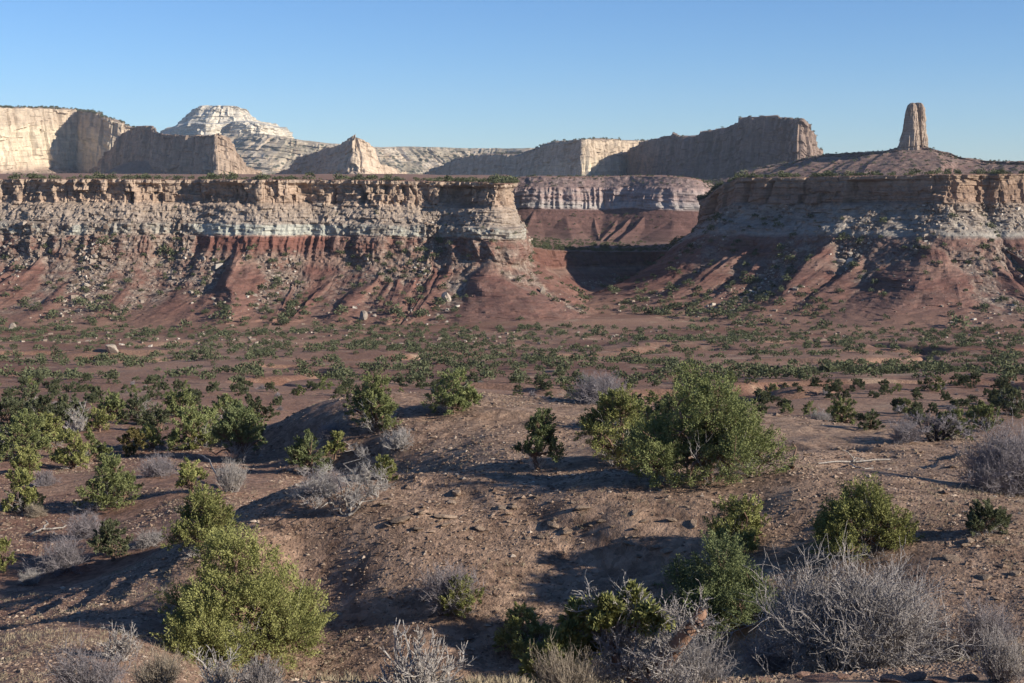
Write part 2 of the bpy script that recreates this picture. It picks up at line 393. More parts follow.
# left mesa
LN = [(-260, 600, 179), (-120, 575, 179), (0, 556, 179.5), (90, 548, 179.5), (180, 552, 180), (240, 544, 180), (330, 550, 180.5), (380, 540, 181), (440, 546, 182), (482, 536, 183), (502, 532, 184),
      (506, 545, 184), (501, 620, 182), (500, 760, 181), (496, 1000, 180)]
LP = [(0, 0), (1.2, 0.2), (1.3, -0.3), (8.5, 0.8), (9, 2), (16, 8), (16.5, 8.2), (20.5, 9.5), (21, 10), (26, 13), (33, 20), (39, 32), (43.5, 48), (46.8, 68), (49.3, 94), (51.6, 132)]
def left_disp(S, D, X, Y, Z, O, seg):
    n1 = fbm2(S / 26, S * 0, 3, 101); big = 5.5 * n1
    cl1 = 1 - sst(8.5, 10, D); sl = sst(8.5, 10, D) * (1 - sst(15.8, 16.2, D)); wh = sst(15.8, 16.2, D) * (1 - sst(20.3, 20.8, D))
    red = sst(20.3, 21, D) * (1 - sst(26, 30, D)); ta = sst(24, 30, D)
    notch = 1 - sst(0.0, 0.22, np.abs(vn2(S / 9 + 0.3 * vn2(S / 4, D / 6, 7), D * 0 + 3, 111) + 0.1))
    lower = sst(1.0, 2.2, D)
    o = big * (1 - ta * 0.4)
    o = o + cl1 * (3.4 * (cells(S, D, 4.2, 6.0, 121) - 0.5) + 1.6 * (cells(S, D, 2.0, 2.6, 131) - 0.5) + 0.7 * (cells(S, D, 1.0, 0.9, 133) - 0.5) - 1.6 * notch * lower - 0.5 * lower)
    cav = sst(0.25, 0.55, vn2(S / 16 + 9, D / 7, 141)) * cl1 * lower
    o = o - 2.4 * cav
    o = o + sl * (1.5 * fbm3(X / 6, Y / 6, Z / 4, 3, 151) + 0.9 * (cells(S, D, 7, 1.5, 161) - 0.5) + 0.8 * (cells(S, D, 1.2, 0.9, 163) - 0.5))
    flu = 1 - np.abs(vn2(S / 2.6, D / 30, 171)) * 2
    o = o + wh * (0.7 * flu + 0.9 * (cells(S, D, 3.5, 1.1, 173) - 0.5))
    rill = 1 - np.abs(vn2(S / 3.6 + 0.2 * vn2(S / 7, D / 5, 3), D / 60, 181)) * 2
    o = o + (red * 1.3 + ta * 0.35) * rill
    # talus: named spurs plus random ones
    lst = [(s_of_px(LN, seg, p), dd, k) for p, dd, k in ((-40, 25, 0.9), (14, 23, 0.8), (34, 24, 0.6), (60, 26, 1.0), (82, 34, 0.7), (150, 34, 0.6), (247, 22, 1.1), (300, 33, 0.6), (345, 33, 0.65), (385, 30, 0.6), (404, 32, 0.9), (428, 31, 0.95), (446, 27, 0.6), (464, 25, 0.8), (484, 27, 0.9), (500, 25, 0.9))]
    lst += [(seg[-1] - k * 17.0, 23 + (k * 7) % 5, 0.75) for k in range(1, 30)]
    rr = random.Random(5)
    lst += [(rr.uniform(0, seg[-1]), rr.uniform(27, 41), rr.uniform(0.3, 0.6)) for _ in range(42)]
    sp = spurs(S, D, lst, 24, 54, O, 1.35, SPURLIN, 10.5)
    o = o + sp * ta * (1 - 0.4 * sst(42, 49, D))
    spm = sst(0.3, 2.5, sp)
    gul = fbm2(S / 13, D / 40, 3, 191)
    o = o + ta * gul * 3.2 * (1 - spm) + ta * spm * (0.7 * (cells(S * 0 + 1, D, 50, 1.3, 193) - 0.5))
    # blocky rubble
    rub = ta * (1 - 0.8 * spm) * (1 - 0.75 * sst(42, 49.5, D)) * sst(-0.45, 0.1, fbm2(S / 24 + 4, D / 16, 3, 201) - 0.012 * (D - 37))
    cover = sst(-0.05, 0.3, vn2(S / 38 + 1.7, D * 0, 207)) * sst(9, 16, D)          # rubble aprons that bury the lower cliff
    cover = cover * (1 - sst(24, 27, D) * spm)
    rub = np.maximum(rub, cover * (1 - 0.75 * sst(40, 48, D)))
    rub = np.maximum(rub, sl * 0.5)
    o = o + cover * (wh + red) * 1.5
    o = o + rub * (0.8 * (cells(S, D, 1.3, 0.9, 211) - 0.5) + 1.3 * fbm3(X / 3.2, Y / 3.2, Z / 3.2, 3, 213))
    o = o + 0.55 * fbm3(X / 1.3, Y / 1.3, Z / 1.3, 2, 215) + ta * 1.3 * fbm3(X / 5, Y / 5, Z / 3, 3, 216) + (red + spm * ta) * (0.55 * (1 - 2 * np.abs(vn2(S / 1.5 + 0.4 * vn2(S / 3, D / 3, 4), D / 14, 219))) + 0.5 * (cells(S, D, 14, 0.8, 221) - 0.5))
    return o, 0.25 * fbm2(X / 3, Y / 3, 2, 217), {"rub": rub, "soil": sst(44, 50, D) * 0.9}
RED = (0.175, 0.072, 0.05); TAN = (0.38, 0.29, 0.215)
lm = rock_material("left_mesa_rock", 50, [(0.0, (0.36, 0.27, 0.20)), (0.15, (0.33, 0.235, 0.17)), (0.20, (0.37, 0.285, 0.215)), (0.32, (0.34, 0.28, 0.225)), (0.335, (0.36, 0.35, 0.295)), (0.40, (0.37, 0.36, 0.30)), (0.412, (0.34, 0.22, 0.17)),
                   (0.425, (0.175, 0.078, 0.058)), (0.53, (0.15, 0.070, 0.054)), (0.60, (0.23, 0.135, 0.10)), (0.66, (0.145, 0.068, 0.053)), (0.85, (0.165, 0.082, 0.062)), (1.0, (0.20, 0.11, 0.08))])
CAPL = [(0, 0), (2, 0.3), (6, 0.1), (20, 0), (60, -1), (150, -1), (400, 0), (900, 0), (1300, -3), (1350, -56)]
CAPR = [(0, 0), (2, 0.3), (6, 0.1), (20, 0), (60, -1), (120, -1), (150, -8), (190, -56)]
LEFT, LD = wall("mesa", LN, LP, 0.42, 0.30, left_disp, lm, CAPL, capnoise=(1.0, 60), oscale=lambda S, seg: 1 - 0.6 * sst(seg[8] + 20, seg[11], S))
tag(LEFT, "long flat topped left mesa with tan caprock, pale band and red talus spurs", "mesa")

# right mesa
RN = [(900, 860, 181), (800, 760, 182), (745, 700, 184), (708, 665, 200), (705, 645, 204), (708, 632, 200), (722, 612, 186), (735, 603, 178.5), (790, 583, 178), (860, 562, 176.5), (905, 548, 176), (930, 543, 175), (952, 536, 175), (985, 550, 175), (1000, 540, 175), (1024, 548, 174.5), (1060, 560, 174.5), (1100, 572, 174), (1250, 600, 174), (1420, 600, 174)]
RP = [(0, 0), (1.3, 0.2), (1.4, -0.3), (10, 1.2), (10.5, 2.0), (14, 4.5), (17, 9), (21, 14), (27, 20), (34, 29), (40, 41), (44.5, 56), (47.5, 76), (50, 102), (52, 138)]
def right_disp(S, D, X, Y, Z, O, seg):
    n1 = fbm2(S / 24 + 7, S * 0, 3, 301); big = 5.0 * n1
    cl1 = 1 - sst(10, 11, D); sl = sst(10, 11, D) * (1 - sst(20, 23, D)); ta = sst(19, 26, D)
    notch = 1 - sst(0.0, 0.25, np.abs(vn2(S / 11 + 0.2 * vn2(S / 4, D / 6, 7), D * 0 + 3, 311)))
    lower = sst(1.0, 2.0, D)
    o = big * (1 - ta * 0.4) + cl1 * (3.2 * (cells(S, D, 6.0, 9.0, 321) - 0.5) + 0.9 * (cells(S, D, 2.5, 2.0, 331) - 0.5) - 3.2 * notch * lower)
    o = o + 0.9 * cl1 * (cells(S, D, 30, 1.7, 335) - 0.5)
    o = o + sl * (1.8 * fbm3(X / 6, Y / 6, Z / 4, 3, 351) + 1.5 * (cells(S, D, 3.2, 1.7, 361) - 0.5))
    rill = 1 - np.abs(vn2(S / 4.2 + 0.2 * vn2(S / 7, D / 5, 3), D / 60, 381)) * 2
    o = o + ta * 0.6 * rill
    rn = [nd[0] for nd in RN]
    def sp_(p): return float(np.interp(p, rn[5:], seg[5:]))
    lst = [(sp_(p), dd, k) for p, dd, k in ((712, 29, 0.7), (740, 31, 0.6), (770, 28, 0.95), (808, 30, 0.7), (855, 22, 1.05), (895, 26, 0.75), (935, 21, 1.05), (965, 25, 0.7), (990, 22, 0.9), (1030, 21, 1.05), (1065, 24, 0.8), (1100, 22, 0.95), (1150, 22, 0.95))]
    rr = random.Random(8)
    lst += [(rr.uniform(0, seg[-1]), rr.uniform(22, 38), rr.uniform(0.3, 0.75)) for _ in range(55)]
    sp = spurs(S, D, lst, 22, 55, O, 1.3, 1.65, 13.5)
    o = o + sp * ta * (1 - 0.4 * sst(43, 50, D)); spm = sst(0.3, 2.5, sp)
    o = o + ta * fbm2(S / 13 + 3, D / 40, 3, 391) * 3.5 * (1 - spm) + ta * spm * (0.7 * (cells(S * 0 + 1, D, 50, 1.4, 393) - 0.5))
    rub = ta * (1 - 0.8 * spm * sst(24, 28, D)) * (1 - 0.7 * sst(42, 50, D)) * sst(-0.3, 0.2, fbm2(S / 22 + 4, D / 20, 3, 401) + 0.15)
    rub = np.maximum(rub, sl * 0.7)
    o = o + rub * (0.9 * (cells(S, D, 1.4, 1.0, 411) - 0.5) + 1.3 * fbm3(X / 3.4, Y / 3.4, Z / 3.4, 3, 413))
    o = o + 0.55 * fbm3(X / 1.3, Y / 1.3, Z / 1.3, 2, 415) + ta * 1.3 * fbm3(X / 5, Y / 5, Z / 3, 3, 416) + spm * ta * (0.55 * (1 - 2 * np.abs(vn2(S / 1.5 + 0.4 * vn2(S / 3, D / 3, 4), D / 14, 419))) + 0.5 * (cells(S, D, 14, 0.8, 421) - 0.5))
    return o, 0.25 * fbm2(X / 3, Y / 3, 2, 417), {"rub": rub, "soil": sst(44, 50, D) * 0.9}
rm = rock_material("right_mesa_rock", 51, [(0.0, (0.31, 0.22, 0.155)), (0.10, (0.25, 0.165, 0.115)), (0.20, (0.27, 0.185, 0.135)), (0.24, (0.34, 0.265, 0.20)), (0.36, (0.33, 0.29, 0.24)), (0.43, (0.31, 0.28, 0.235)),
                   (0.46, (0.19, 0.105, 0.08)), (0.56, (0.145, 0.067, 0.052)), (0.64, (0.20, 0.115, 0.088)), (0.72, (0.14, 0.066, 0.052)), (1.0, (0.19, 0.105, 0.078))])
RIGHT, RD = wall("mesa", RN, RP, 0.42, 0.30, right_disp, rm, CAPR, capnoise=(1.0, 60))
tag(RIGHT, "right mesa with dark brown shaded caprock, grey boulder apron and red spurs", "mesa")

# low dark red step closing the gap between the two mesas, with the bench behind it
MN = [(455, 560, 240), (500, 580, 243), (545, 598, 250), (575, 630, 251.5), (610, 664, 252), (650, 672, 252), (690, 660, 251), (740, 640, 248), (790, 640, 244)]
MP = [(0, 0), (1, 0.2), (6, 2.5), (6.5, 3.5), (11, 12), (14, 22), (16, 34)]
def mid_disp(S, D, X, Y, Z, O, seg):
    rill = 1 - np.abs(vn2(S / 4.5, D / 60, 481)) * 2
    o = 4 * fbm2(S / 22, S * 0, 3, 471) + 1.3 * rill * sst(0.5, 5, D) + 1.2 * (cells(S, D, 5, 1.6, 473) - 0.5)
    o = o + sst(6, 9, D) * 2.5 * fbm2(S / 9, D / 30, 3, 475)
    return o, 0 * D, {"rub": sst(7, 12, D) * 0.6 * sst(-0.1, 0.3, fbm2(S / 12, D / 9, 2, 477)), "soil": sst(12, 16, D) * 0.9}
mm = rock_material("red_step_rock", 16, [(0.0, (0.15, 0.075, 0.055)), (0.3, (0.13, 0.06, 0.045)), (0.42, (0.19, 0.12, 0.09)), (0.6, (0.14, 0.066, 0.05)), (1.0, (0.19, 0.105, 0.08))], soil=(0.19, 0.115, 0.085))
zmid = lambda S: 1.0
MID, MD = wall("cliff", MN, MP, 0.6, 0.3, mid_disp, mm, [(0, 0), (4, 0.1), (20, -0.8), (60, -2.5), (120, -4.8), (180, -7), (240, -9.2), (300, -11.4), (380, -14), (460, -16.5), (560, -19)], capnoise=(1.2, 45), zbase=-55.0)
tag(MID, "low dark red step across the canyon mouth between the two mesas", "cliff")

def far_disp(seed, sc, talus, rimrough=0.0, terr=0.0, spm=1.0):
    def f(S, D, X, Y, Z, O, seg):
        dt = talus; cl = 1 - sst(dt * 0.96, dt * 1.02, D); ta = 1 - cl
        o = sc * (0.9 * fbm2(S / (7 * sc), S * 0, 3, seed) * 2.2 + cl * (1.1 * (cells(S, D, 3.2 * sc, dt * 0.45, seed + 1) - 0.5) + 0.7 * (cells(S, D, 1.1 * sc, dt * 0.2, seed + 3) - 0.5) + 0.35 * (cells(S, D, 4 * sc, dt * 0.07, seed + 4) - 0.5) - 0.5 * (1 - sst(0, 0.2, np.abs(vn2(S / (3 * sc), D * 0, seed + 6))))))
        o = o + sc * cl * 0.5 * fbm3(X / (1.6 * sc), Y / (1.6 * sc), Z / (6 * sc), 3, seed + 8)
        o = o + ta * sc * spm * (1.0 * (1 - np.abs(vn2(S / (2.2 * sc), D / 200, seed + 10)) * 2) + 0.9 * fbm3(X / sc, Y / sc, Z / sc, 3, seed + 12))
        if terr: o = o + terr * (cells(S, D, 6 * sc, terr * 0.9, seed + 14) - 0.5) * 1.4
        dzz = rimrough * (fbm2(S / (1.8 * sc), S * 0, 3, seed + 16)) * (1 - sst(0, dt, D))
        return o, dzz, {"rub": ta * 0.5, "soil": ta * 0.25}
    return f
# pink mesa in the gap
PN = [(400, 1190, 182), (470, 1160, 181), (500, 1145, 181), (530, 1130, 177), (560, 1128, 177.5), (600, 1135, 177.5), (640, 1125, 176.5), (672, 1110, 177), (692, 1105, 179), (703, 1120, 182), (706, 1180, 183), (700, 1400, 184)]
PP = [(0, 0), (7, 9), (7.5, 9.2), (24, 17), (24.5, 18), (38, 40), (47, 72), (51, 110)]
def pink_disp(S, D, X, Y, Z, O, seg):
    up = 1 - sst(7, 8, D); md = sst(7, 8, D) * (1 - sst(23.5, 25, D)); lo = sst(23.5, 25, D)
    o = 8 * fbm2(S / 40, S * 0, 3, 501)
    o = o + up * 1.5 * fbm3(X / 4, Y / 4, Z / 3, 3, 503) + md * (1.5 * (1 - 2 * np.abs(vn2(S / 6.5, D / 60, 505))) + 1.0 * (1 - 2 * np.abs(vn2(S / 2.6, D / 20, 507))) + 1.6 * (cells(S, D, 9, 1.6, 509) - 0.5) + 1.4 * fbm3(X / 5, Y / 5, Z / 4, 3, 521))
    cone = np.abs(((S / 19 + 0.9 * vn2(S / 34, S * 0, 511)) % 1.0) - 0.5) * 19 * 1.6 + 2.5 * vn2(S / 5, D / 9, 517) + 3.5 * (1 + vn2(S / 21, S * 0, 519))
    o = o + lo * np.maximum(0, (D - 25) * 0.75 - cone * 0.75) * (1 - 0.6 * sst(42, 50, D)) + lo * 0.7 * fbm3(X / 3, Y / 3, Z / 3, 2, 513)
    return o, 0.6 * fbm2(S / 6, D * 0, 2, 515) * (1 - sst(0, 6, D)), {"rub": up * 0.8 + lo * 0.0, "soil": sst(46, 50, D) * 0.8}
pm = rock_material("pink_mesa_rock", 51, [(0.0, (0.25, 0.16, 0.135)), (0.13, (0.26, 0.17, 0.145)), (0.17, (0.32, 0.225, 0.195)), (0.24, (0.35, 0.275, 0.24)), (0.28, (0.27, 0.19, 0.165)), (0.34, (0.33, 0.255, 0.225)), (0.44, (0.36, 0.325, 0.29)), (0.475, (0.33, 0.26, 0.23)), (0.49, (0.145, 0.078, 0.064)), (0.8, (0.15, 0.082, 0.066)), (1.0, (0.17, 0.11, 0.085))],
                   rubcol=((0.10, 0.075, 0.065), (0.32, 0.24, 0.21)), sc=0.6)
PINK, PD = wall("mesa", PN, PP, 0.75, 0.5, pink_disp, pm, [(0, 0), (6, 0.5), (30, 0.5), (100, 0), (300, -1), (700, -2)], round_m=6, capnoise=(1.5, 60))
tag(PINK, "pinkish banded mesa with red cone shaped foot slopes seen through the gap", "mesa")

CREAM = [(0.0, (0.48, 0.38, 0.275)), (0.2, (0.46, 0.36, 0.26)), (0.3, (0.57, 0.47, 0.335)), (0.6, (0.61, 0.50, 0.355)), (0.8, (0.54, 0.43, 0.31)), (0.86, (0.33, 0.24, 0.18)), (1.0, (0.24, 0.165, 0.125))]
SHADE_BROWN = [(0.0, (0.25, 0.185, 0.145)), (0.5, (0.225, 0.16, 0.128)), (0.78, (0.21, 0.15, 0.12)), (0.84, (0.15, 0.105, 0.085)), (1.0, (0.12, 0.082, 0.068))]  # albedo lowered to deepen the shade on the butte's sunless face
def far_wall(name, label, cat, nodes, H, talus, out_cliff, out_tal, mat, step, dz, seed, sc, cap, rr=0.0, terr=0, round_m=8, capn=(3, 80), spm=1.0):
    prof = [(0, 0), (talus * 0.98, out_cliff), (talus, out_cliff + 1), (H * 0.92, out_cliff + out_tal * 0.75), (H, out_cliff + out_tal)]
    o, dd = wall(name, nodes, prof, step, dz, far_disp(seed, sc, talus, rr, terr, spm), mat, cap, round_m=round_m, tal_m=40, capnoise=capn, skirt=-62.0)
    tag(o, label, cat); return o, dd
far_cream = rock_material("cream_cliff_rock", 130, CREAM, warp=5, sc=0.22, tint=0.2, streak=0.35, fine=0.8, soil=(0.30, 0.22, 0.16))
far_shade_brown = rock_material("shade_darkened_cliff_rock", 110, SHADE_BROWN, warp=5, sc=0.25, tint=0.2, streak=0.5, fine=0.8, soil=(0.22, 0.155, 0.12))
_, C1 = far_wall("cliff", "tall cream sandstone cliff at the far left, lit by the sun", "cliff", [(-400, 1900, 100), (-100, 2300, 106), (0, 2520, 108), (40, 2640, 108.5), (74, 2740, 110), (78, 2750, 111), (96, 2640, 114), (108, 2600, 119), (122, 2580, 124), (140, 2600, 131), (170, 2700, 138)],
         140, 112, 12, 60, far_cream, 2.2, 1.6, 600, 7.0, [(0, 0), (8, 2), (40, 4), (120, 5), (500, 4)], rr=2.0)
_, C2 = far_wall("butte", "dark shaded fin of rock with a sunlit cream right end", "butte", [(88, 2560, 172), (100, 2500, 160), (110, 2440, 148), (122, 2390, 134), (136, 2310, 126.5), (149, 2250, 126), (157, 2200, 133), (170, 2150, 135.5), (196, 2030, 136.5), (212, 1960, 136), (217, 1950, 134), (224, 1965, 137), (233, 1985, 141), (239, 2000, 155), (246, 2040, 167), (252, 2120, 170), (258, 2300, 171)],
         76, 56, 7, 40, rock_material("shade_darkened_fin_rock", 76, [(0, (0.32, 0.23, 0.165)), (0.3, (0.37, 0.275, 0.20)), (0.7, (0.35, 0.26, 0.19)), (0.8, (0.24, 0.18, 0.14)), (1, (0.2, 0.14, 0.11))], warp=4, sc=0.3, tint=0.2, streak=0.5, soil=(0.24, 0.17, 0.13)), 1.4, 1.1, 620, 5.0, [(0, 0), (6, 1), (20, -2), (40, -30), (45, -70)], rr=3.0)  # main stops darkened: part of the fin's shade is put into its colour
_, C4 = far_wall("butte", "small pointed cream butte left of the middle", "butte", [(270, 2500, 176), (290, 2320, 168), (300, 2240, 158), (318, 2150, 151), (333, 2050, 147), (343, 2010, 140), (352, 1990, 134.5), (358, 1990, 136), (366, 2010, 142), (374, 2040, 152), (384, 2080, 163), (396, 2150, 171), (404, 2300, 174)],
         72, 50, 14, 40, rock_material("pointed_butte_rock", 72, [(0, (0.48, 0.37, 0.27)), (0.6, (0.52, 0.41, 0.30)), (0.8, (0.30, 0.22, 0.17)), (1, (0.24, 0.17, 0.13))], warp=4, sc=0.3, tint=0.2, streak=0.3, soil=(0.27, 0.2, 0.15)), 1.4, 1.1, 640, 5.0, [(0, 0), (10, 0), (40, -20), (70, -60)], rr=3.0)
_, C6 = far_wall("cliff", "shaded wall left of centre ending in a bright cream face", "cliff", [(420, 3100, 176), (442, 3000, 168), (452, 2950, 161), (466, 2880, 157), (490, 2760, 155), (520, 2650, 156), (538, 2560, 149), (548, 2500, 145), (557, 2440, 142.5), (572, 2350, 141), (580, 2300, 140.5), (584, 2310, 140), (600, 2420, 140), (625, 2560, 141), (650, 2680, 141.5), (680, 2850, 143)],
         80, 66, 8, 45, far_cream, 1.7, 1.2, 660, 6.0, [(0, 0), (8, 2), (40, 3), (200, 4), (500, 2)], rr=3.0)
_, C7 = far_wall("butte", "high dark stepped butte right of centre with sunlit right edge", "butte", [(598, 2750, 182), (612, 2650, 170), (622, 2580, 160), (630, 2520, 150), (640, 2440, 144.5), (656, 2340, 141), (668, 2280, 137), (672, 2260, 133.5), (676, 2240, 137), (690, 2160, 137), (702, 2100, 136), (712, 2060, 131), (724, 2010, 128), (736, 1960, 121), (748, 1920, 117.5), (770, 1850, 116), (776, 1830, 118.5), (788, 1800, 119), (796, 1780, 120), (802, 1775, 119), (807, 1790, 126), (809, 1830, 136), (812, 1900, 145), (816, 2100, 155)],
         112, 78, 8, 80, far_shade_brown, 1.4, 1.2, 680, 6.0, [(0, 0), (8, 1), (30, 2), (70, -5), (110, -60)], rr=4.5)
speck = NM("slickrock"); g = speck.geo()
nn = speck.noise(g, 0.035, 6, 0.7); vv = speck.vor(speck.scale(g, (0.05, 0.03, 0.05)), 1.0, "Distance")
hb = speck.n("ShaderNodeCombineXYZ"); sx = speck.sep(g); speck.l(speck.math('MULTIPLY', sx[2], 0.12), hb.inputs[2]); speck.l(speck.math('MULTIPLY', sx[0], 0.003), hb.inputs[0])
bb = speck.noise(hb.outputs[0], 1.0, 4, 0.6)
cc = speck.mixc(speck.ramp(nn, [(0.35, 0), (0.65, 1)]), (0.36, 0.27, 0.185), (0.60, 0.50, 0.37))
cc = speck.mixc(1.0, cc, speck.ramp(bb, [(0.3, 0.75), (0.7, 1.2)]), 'MULTIPLY')
cc = speck.mixc(speck.ramp(vv, [(0.25, 0.9), (0.36, 0.0)]), cc, (0.06, 0.065, 0.04))
cc = speck.mixc(speck.math('MULTIPLY', speck.ramp(speck.noise(g, 0.012, 3), [(0.45, 0), (0.6, 1)]), 0.5), cc, (0.12, 0.11, 0.07))
speck.diffuse(cc, speck.bump(nn, 8.0, 0.9)); SLICK = speck.m
_, C5 = far_wall("plateau", "pale slickrock plateau dotted with scrub along the far skyline", "plateau", [(150, 4600, 140), (220, 4400, 136), (262, 4200, 136), (285, 4150, 139), (300, 4150, 142), (335, 4150, 146), (380, 4200, 149), (430, 4300, 149.5), (470, 4350, 151), (520, 4300, 150.5), (580, 4300, 149), (640, 4400, 147), (700, 4500, 150), (780, 4500, 156), (900, 4700, 164)],
         95, 90, 170, 60, SLICK, 5.0, 2.5, 700, 16.0, [(0, 0), (40, 8), (160, 6), (500, 0), (1500, -60)], rr=3.0, terr=9.0)
white = rock_material("white_dome_rock", 120, [(0.0, (0.50, 0.44, 0.35)), (0.35, (0.60, 0.53, 0.42)), (0.6, (0.66, 0.58, 0.45)), (1.0, (0.42, 0.35, 0.27))], warp=9, sc=0.12, tint=0.12, streak=0.15, soil=(0.45, 0.41, 0.34))
_, C3b = far_wall("butte", "white sandstone dome on the left skyline, upper tier", "butte", [(176, 5100, 128), (186, 5000, 119.5), (194, 4900, 109), (202, 4850, 106.5), (212, 4820, 106), (236, 4820, 106), (245, 4850, 109), (250, 4880, 115), (258, 4950, 120), (270, 5050, 124), (282, 5200, 130)],
         70, 60, 60, 40, white, 4.0, 2.2, 720, 12.0, [(0, 0), (20, 2), (60, 2), (120, -20), (160, -80)], rr=5.0, terr=5.0, round_m=14)
_, C3a = far_wall("butte", "white sandstone ledge forming the dome's lower tier on the left skyline", "butte", [(150, 4900, 139), (166, 4800, 133.5), (180, 4700, 125.5), (190, 4600, 123), (204, 4500, 124), (216, 4540, 124.5), (230, 4600, 123), (244, 4520, 122), (262, 4500, 124), (274, 4560, 127), (284, 4700, 129.5), (289, 4900, 139)],
         75, 48, 20, 120, white, 4.0, 2.2, 740, 12.0, [(0, 0), (20, 2), (100, 8), (300, 10), (500, -60)], rr=4.0, terr=3.0, round_m=14)
hillm = rock_material("spire_hill_rock", 45, [(0.0, (0.20, 0.14, 0.11)), (0.15, (0.19, 0.105, 0.085)), (0.45, (0.155, 0.085, 0.07)), (0.6, (0.20, 0.115, 0.095)), (1.0, (0.15, 0.092, 0.075))], warp=3, sc=0.45, tint=0.3, rubcol=((0.08, 0.065, 0.055), (0.32, 0.25, 0.21)), soil=(0.20, 0.14, 0.11))
_, C8 = far_wall("hill", "reddish stepped hill carrying the rock spire on the right", "hill", [(560, 1900, 186), (640, 1800, 184), (690, 1650, 183), (716, 1560, 180), (742, 1500, 174), (765, 1460, 166), (800, 1420, 160), (828, 1390, 154), (860, 1370, 153), (882, 1350, 151), (900, 1340, 147), (928, 1340, 147), (942, 1340, 152), (962, 1335, 157.5), (985, 1320, 161), (1030, 1300, 162.5), (1100, 1280, 163), (1300, 1280, 163)],
         46, 3, 6, 180, hillm, 1.2, 0.7, 760, 5.0, [(0, 0), (10, 0.5), (40, 0), (120, -4), (400, -14)], rr=2.0, terr=0.0, capn=(2, 40), spm=0.8)
# ------------------------------------------------------------------ rock spire
def spire_column(Lp, Rp, d0, fis, sd, deep):
    n_r, n_a = 110, 150
    py = np.linspace(156, Lp[-1][0], n_r)
    lx = np.interp(-py, [-a for a, b in Lp], [b for a, b in Lp]); rx = np.interp(-py, [-a for a, b in Rp], [b for a, b in Rp])
    z = np.array([P(910, p, d0)[2] for p in py]); cx = np.array([XZ((a + b) / 2, d0, zz) for a, b, zz in zip(lx, rx, z)])
    hw = (rx - lx) / 2 * d0 / F
    a = np.linspace(0, 2 * math.pi, n_a, endpoint=False)
    AA, ZZ = np.meshgrid(a, z); HW = hw[:, None]
    tz = (ZZ - z[0]) / (z[-1] - z[0])
    R_ = 1 + 0.10 * (1 - np.abs(vn2(np.cos(AA) * 5 + 4, np.sin(AA) * 5 + ZZ * 0.04, 801 + sd)) * 2) + 0.07 * fbm3(np.cos(AA) * 3, np.sin(AA) * 3, ZZ / 7, 3, 803 + sd)
    R_ = R_ + 0.20 * (cells(AA * 9, ZZ, 6, 11, 805 + sd) - 0.5) + 0.12 * (cells(AA * 9, ZZ, 2.4, 4.5, 807 + sd) - 0.5) + 0.06 * (cells(AA * 9, ZZ, 1.2, 1.6, 809 + sd) - 0.5) + 0.12 * (1 - tz) ** 3
    fa = -1.15 + 0.35 * tz                                    # fissure facing the viewer, right of centre
    R_ = R_ - fis * np.exp(-((AA - 2 * math.pi - fa) / 0.13) ** 2) * sst(0.12, 0.45, tz)
    ph = math.radians(56); sq = 1 / (np.abs(np.cos(AA - ph)) ** 5 + np.abs(np.sin(AA - ph)) ** 5) ** (1 / 5) / 1.36
    X = cx[:, None] + np.cos(AA) * HW * R_ * sq * 1.06; Y = d0 + np.sin(AA) * (HW * deep + 1) * R_ * sq
    top = np.array([[cx[-1], d0, z[-1] + 0.6]])
    V = np.r_[np.stack([X, Y, ZZ], -1).reshape(-1, 3), top]
    i = np.arange(n_r * n_a).reshape(n_r, n_a); j = np.roll(i, -1, 1)
    Fq = np.stack([i[:-1], j[:-1], j[1:], i[1:]], -1).reshape(-1, 4)
    t = n_r * n_a; cap_ = np.stack([i[-1], j[-1], np.full(n_a, t), np.full(n_a, t)], -1)
    Vv = V; ft = np.r_[Fq[:, [0, 1, 2]], Fq[:, [0, 2, 3]], cap_[:, :3]]
    return V, ft, np.r_[((z[-1] - ZZ)).ravel(), 0]
def spire():
    A1 = spire_column([(150, 897), (141, 899.5), (130, 902.5), (118, 904.2), (112, 905.3), (108, 906.4), (105, 908), (103.2, 910)],
                      [(150, 921), (138, 919.5), (128, 919), (118, 918), (110, 917), (106, 916.5), (105, 916), (103.2, 915)], 1346.0, 0.1, 0, 1.0)
    A2 = spire_column([(150, 908), (138, 908), (128, 908.5), (118, 910), (112, 911.5), (107, 912.8), (104.5, 913.8), (103.0, 914.6)],
                      [(150, 928.5), (138, 927), (128, 926), (118, 925.6), (112, 925.2), (108, 924.8), (105, 923.6), (103.0, 921.6)], 1355.0, 0.25, 60, 1.2)
    V = np.r_[A1[0], A2[0]]; ft = np.r_[A1[1], A2[1] + len(A1[0])]; h = np.r_[A1[2], A2[2]]
    m = rock_material("spire_rock", 60, [(0, (0.31, 0.235, 0.18)), (0.5, (0.37, 0.285, 0.215)), (1, (0.30, 0.225, 0.18))], warp=2, sc=0.6, tint=0.2, streak=0.4)
    o = obj("rock_spire", mesh("rock_spire", V, ft, m, {"h": h, "rub": h * 0, "soil": h * 0}))
    tag(o, "tall narrow sandstone spire with a cleft, standing on the reddish hill at the right", "rock spire")
spire()

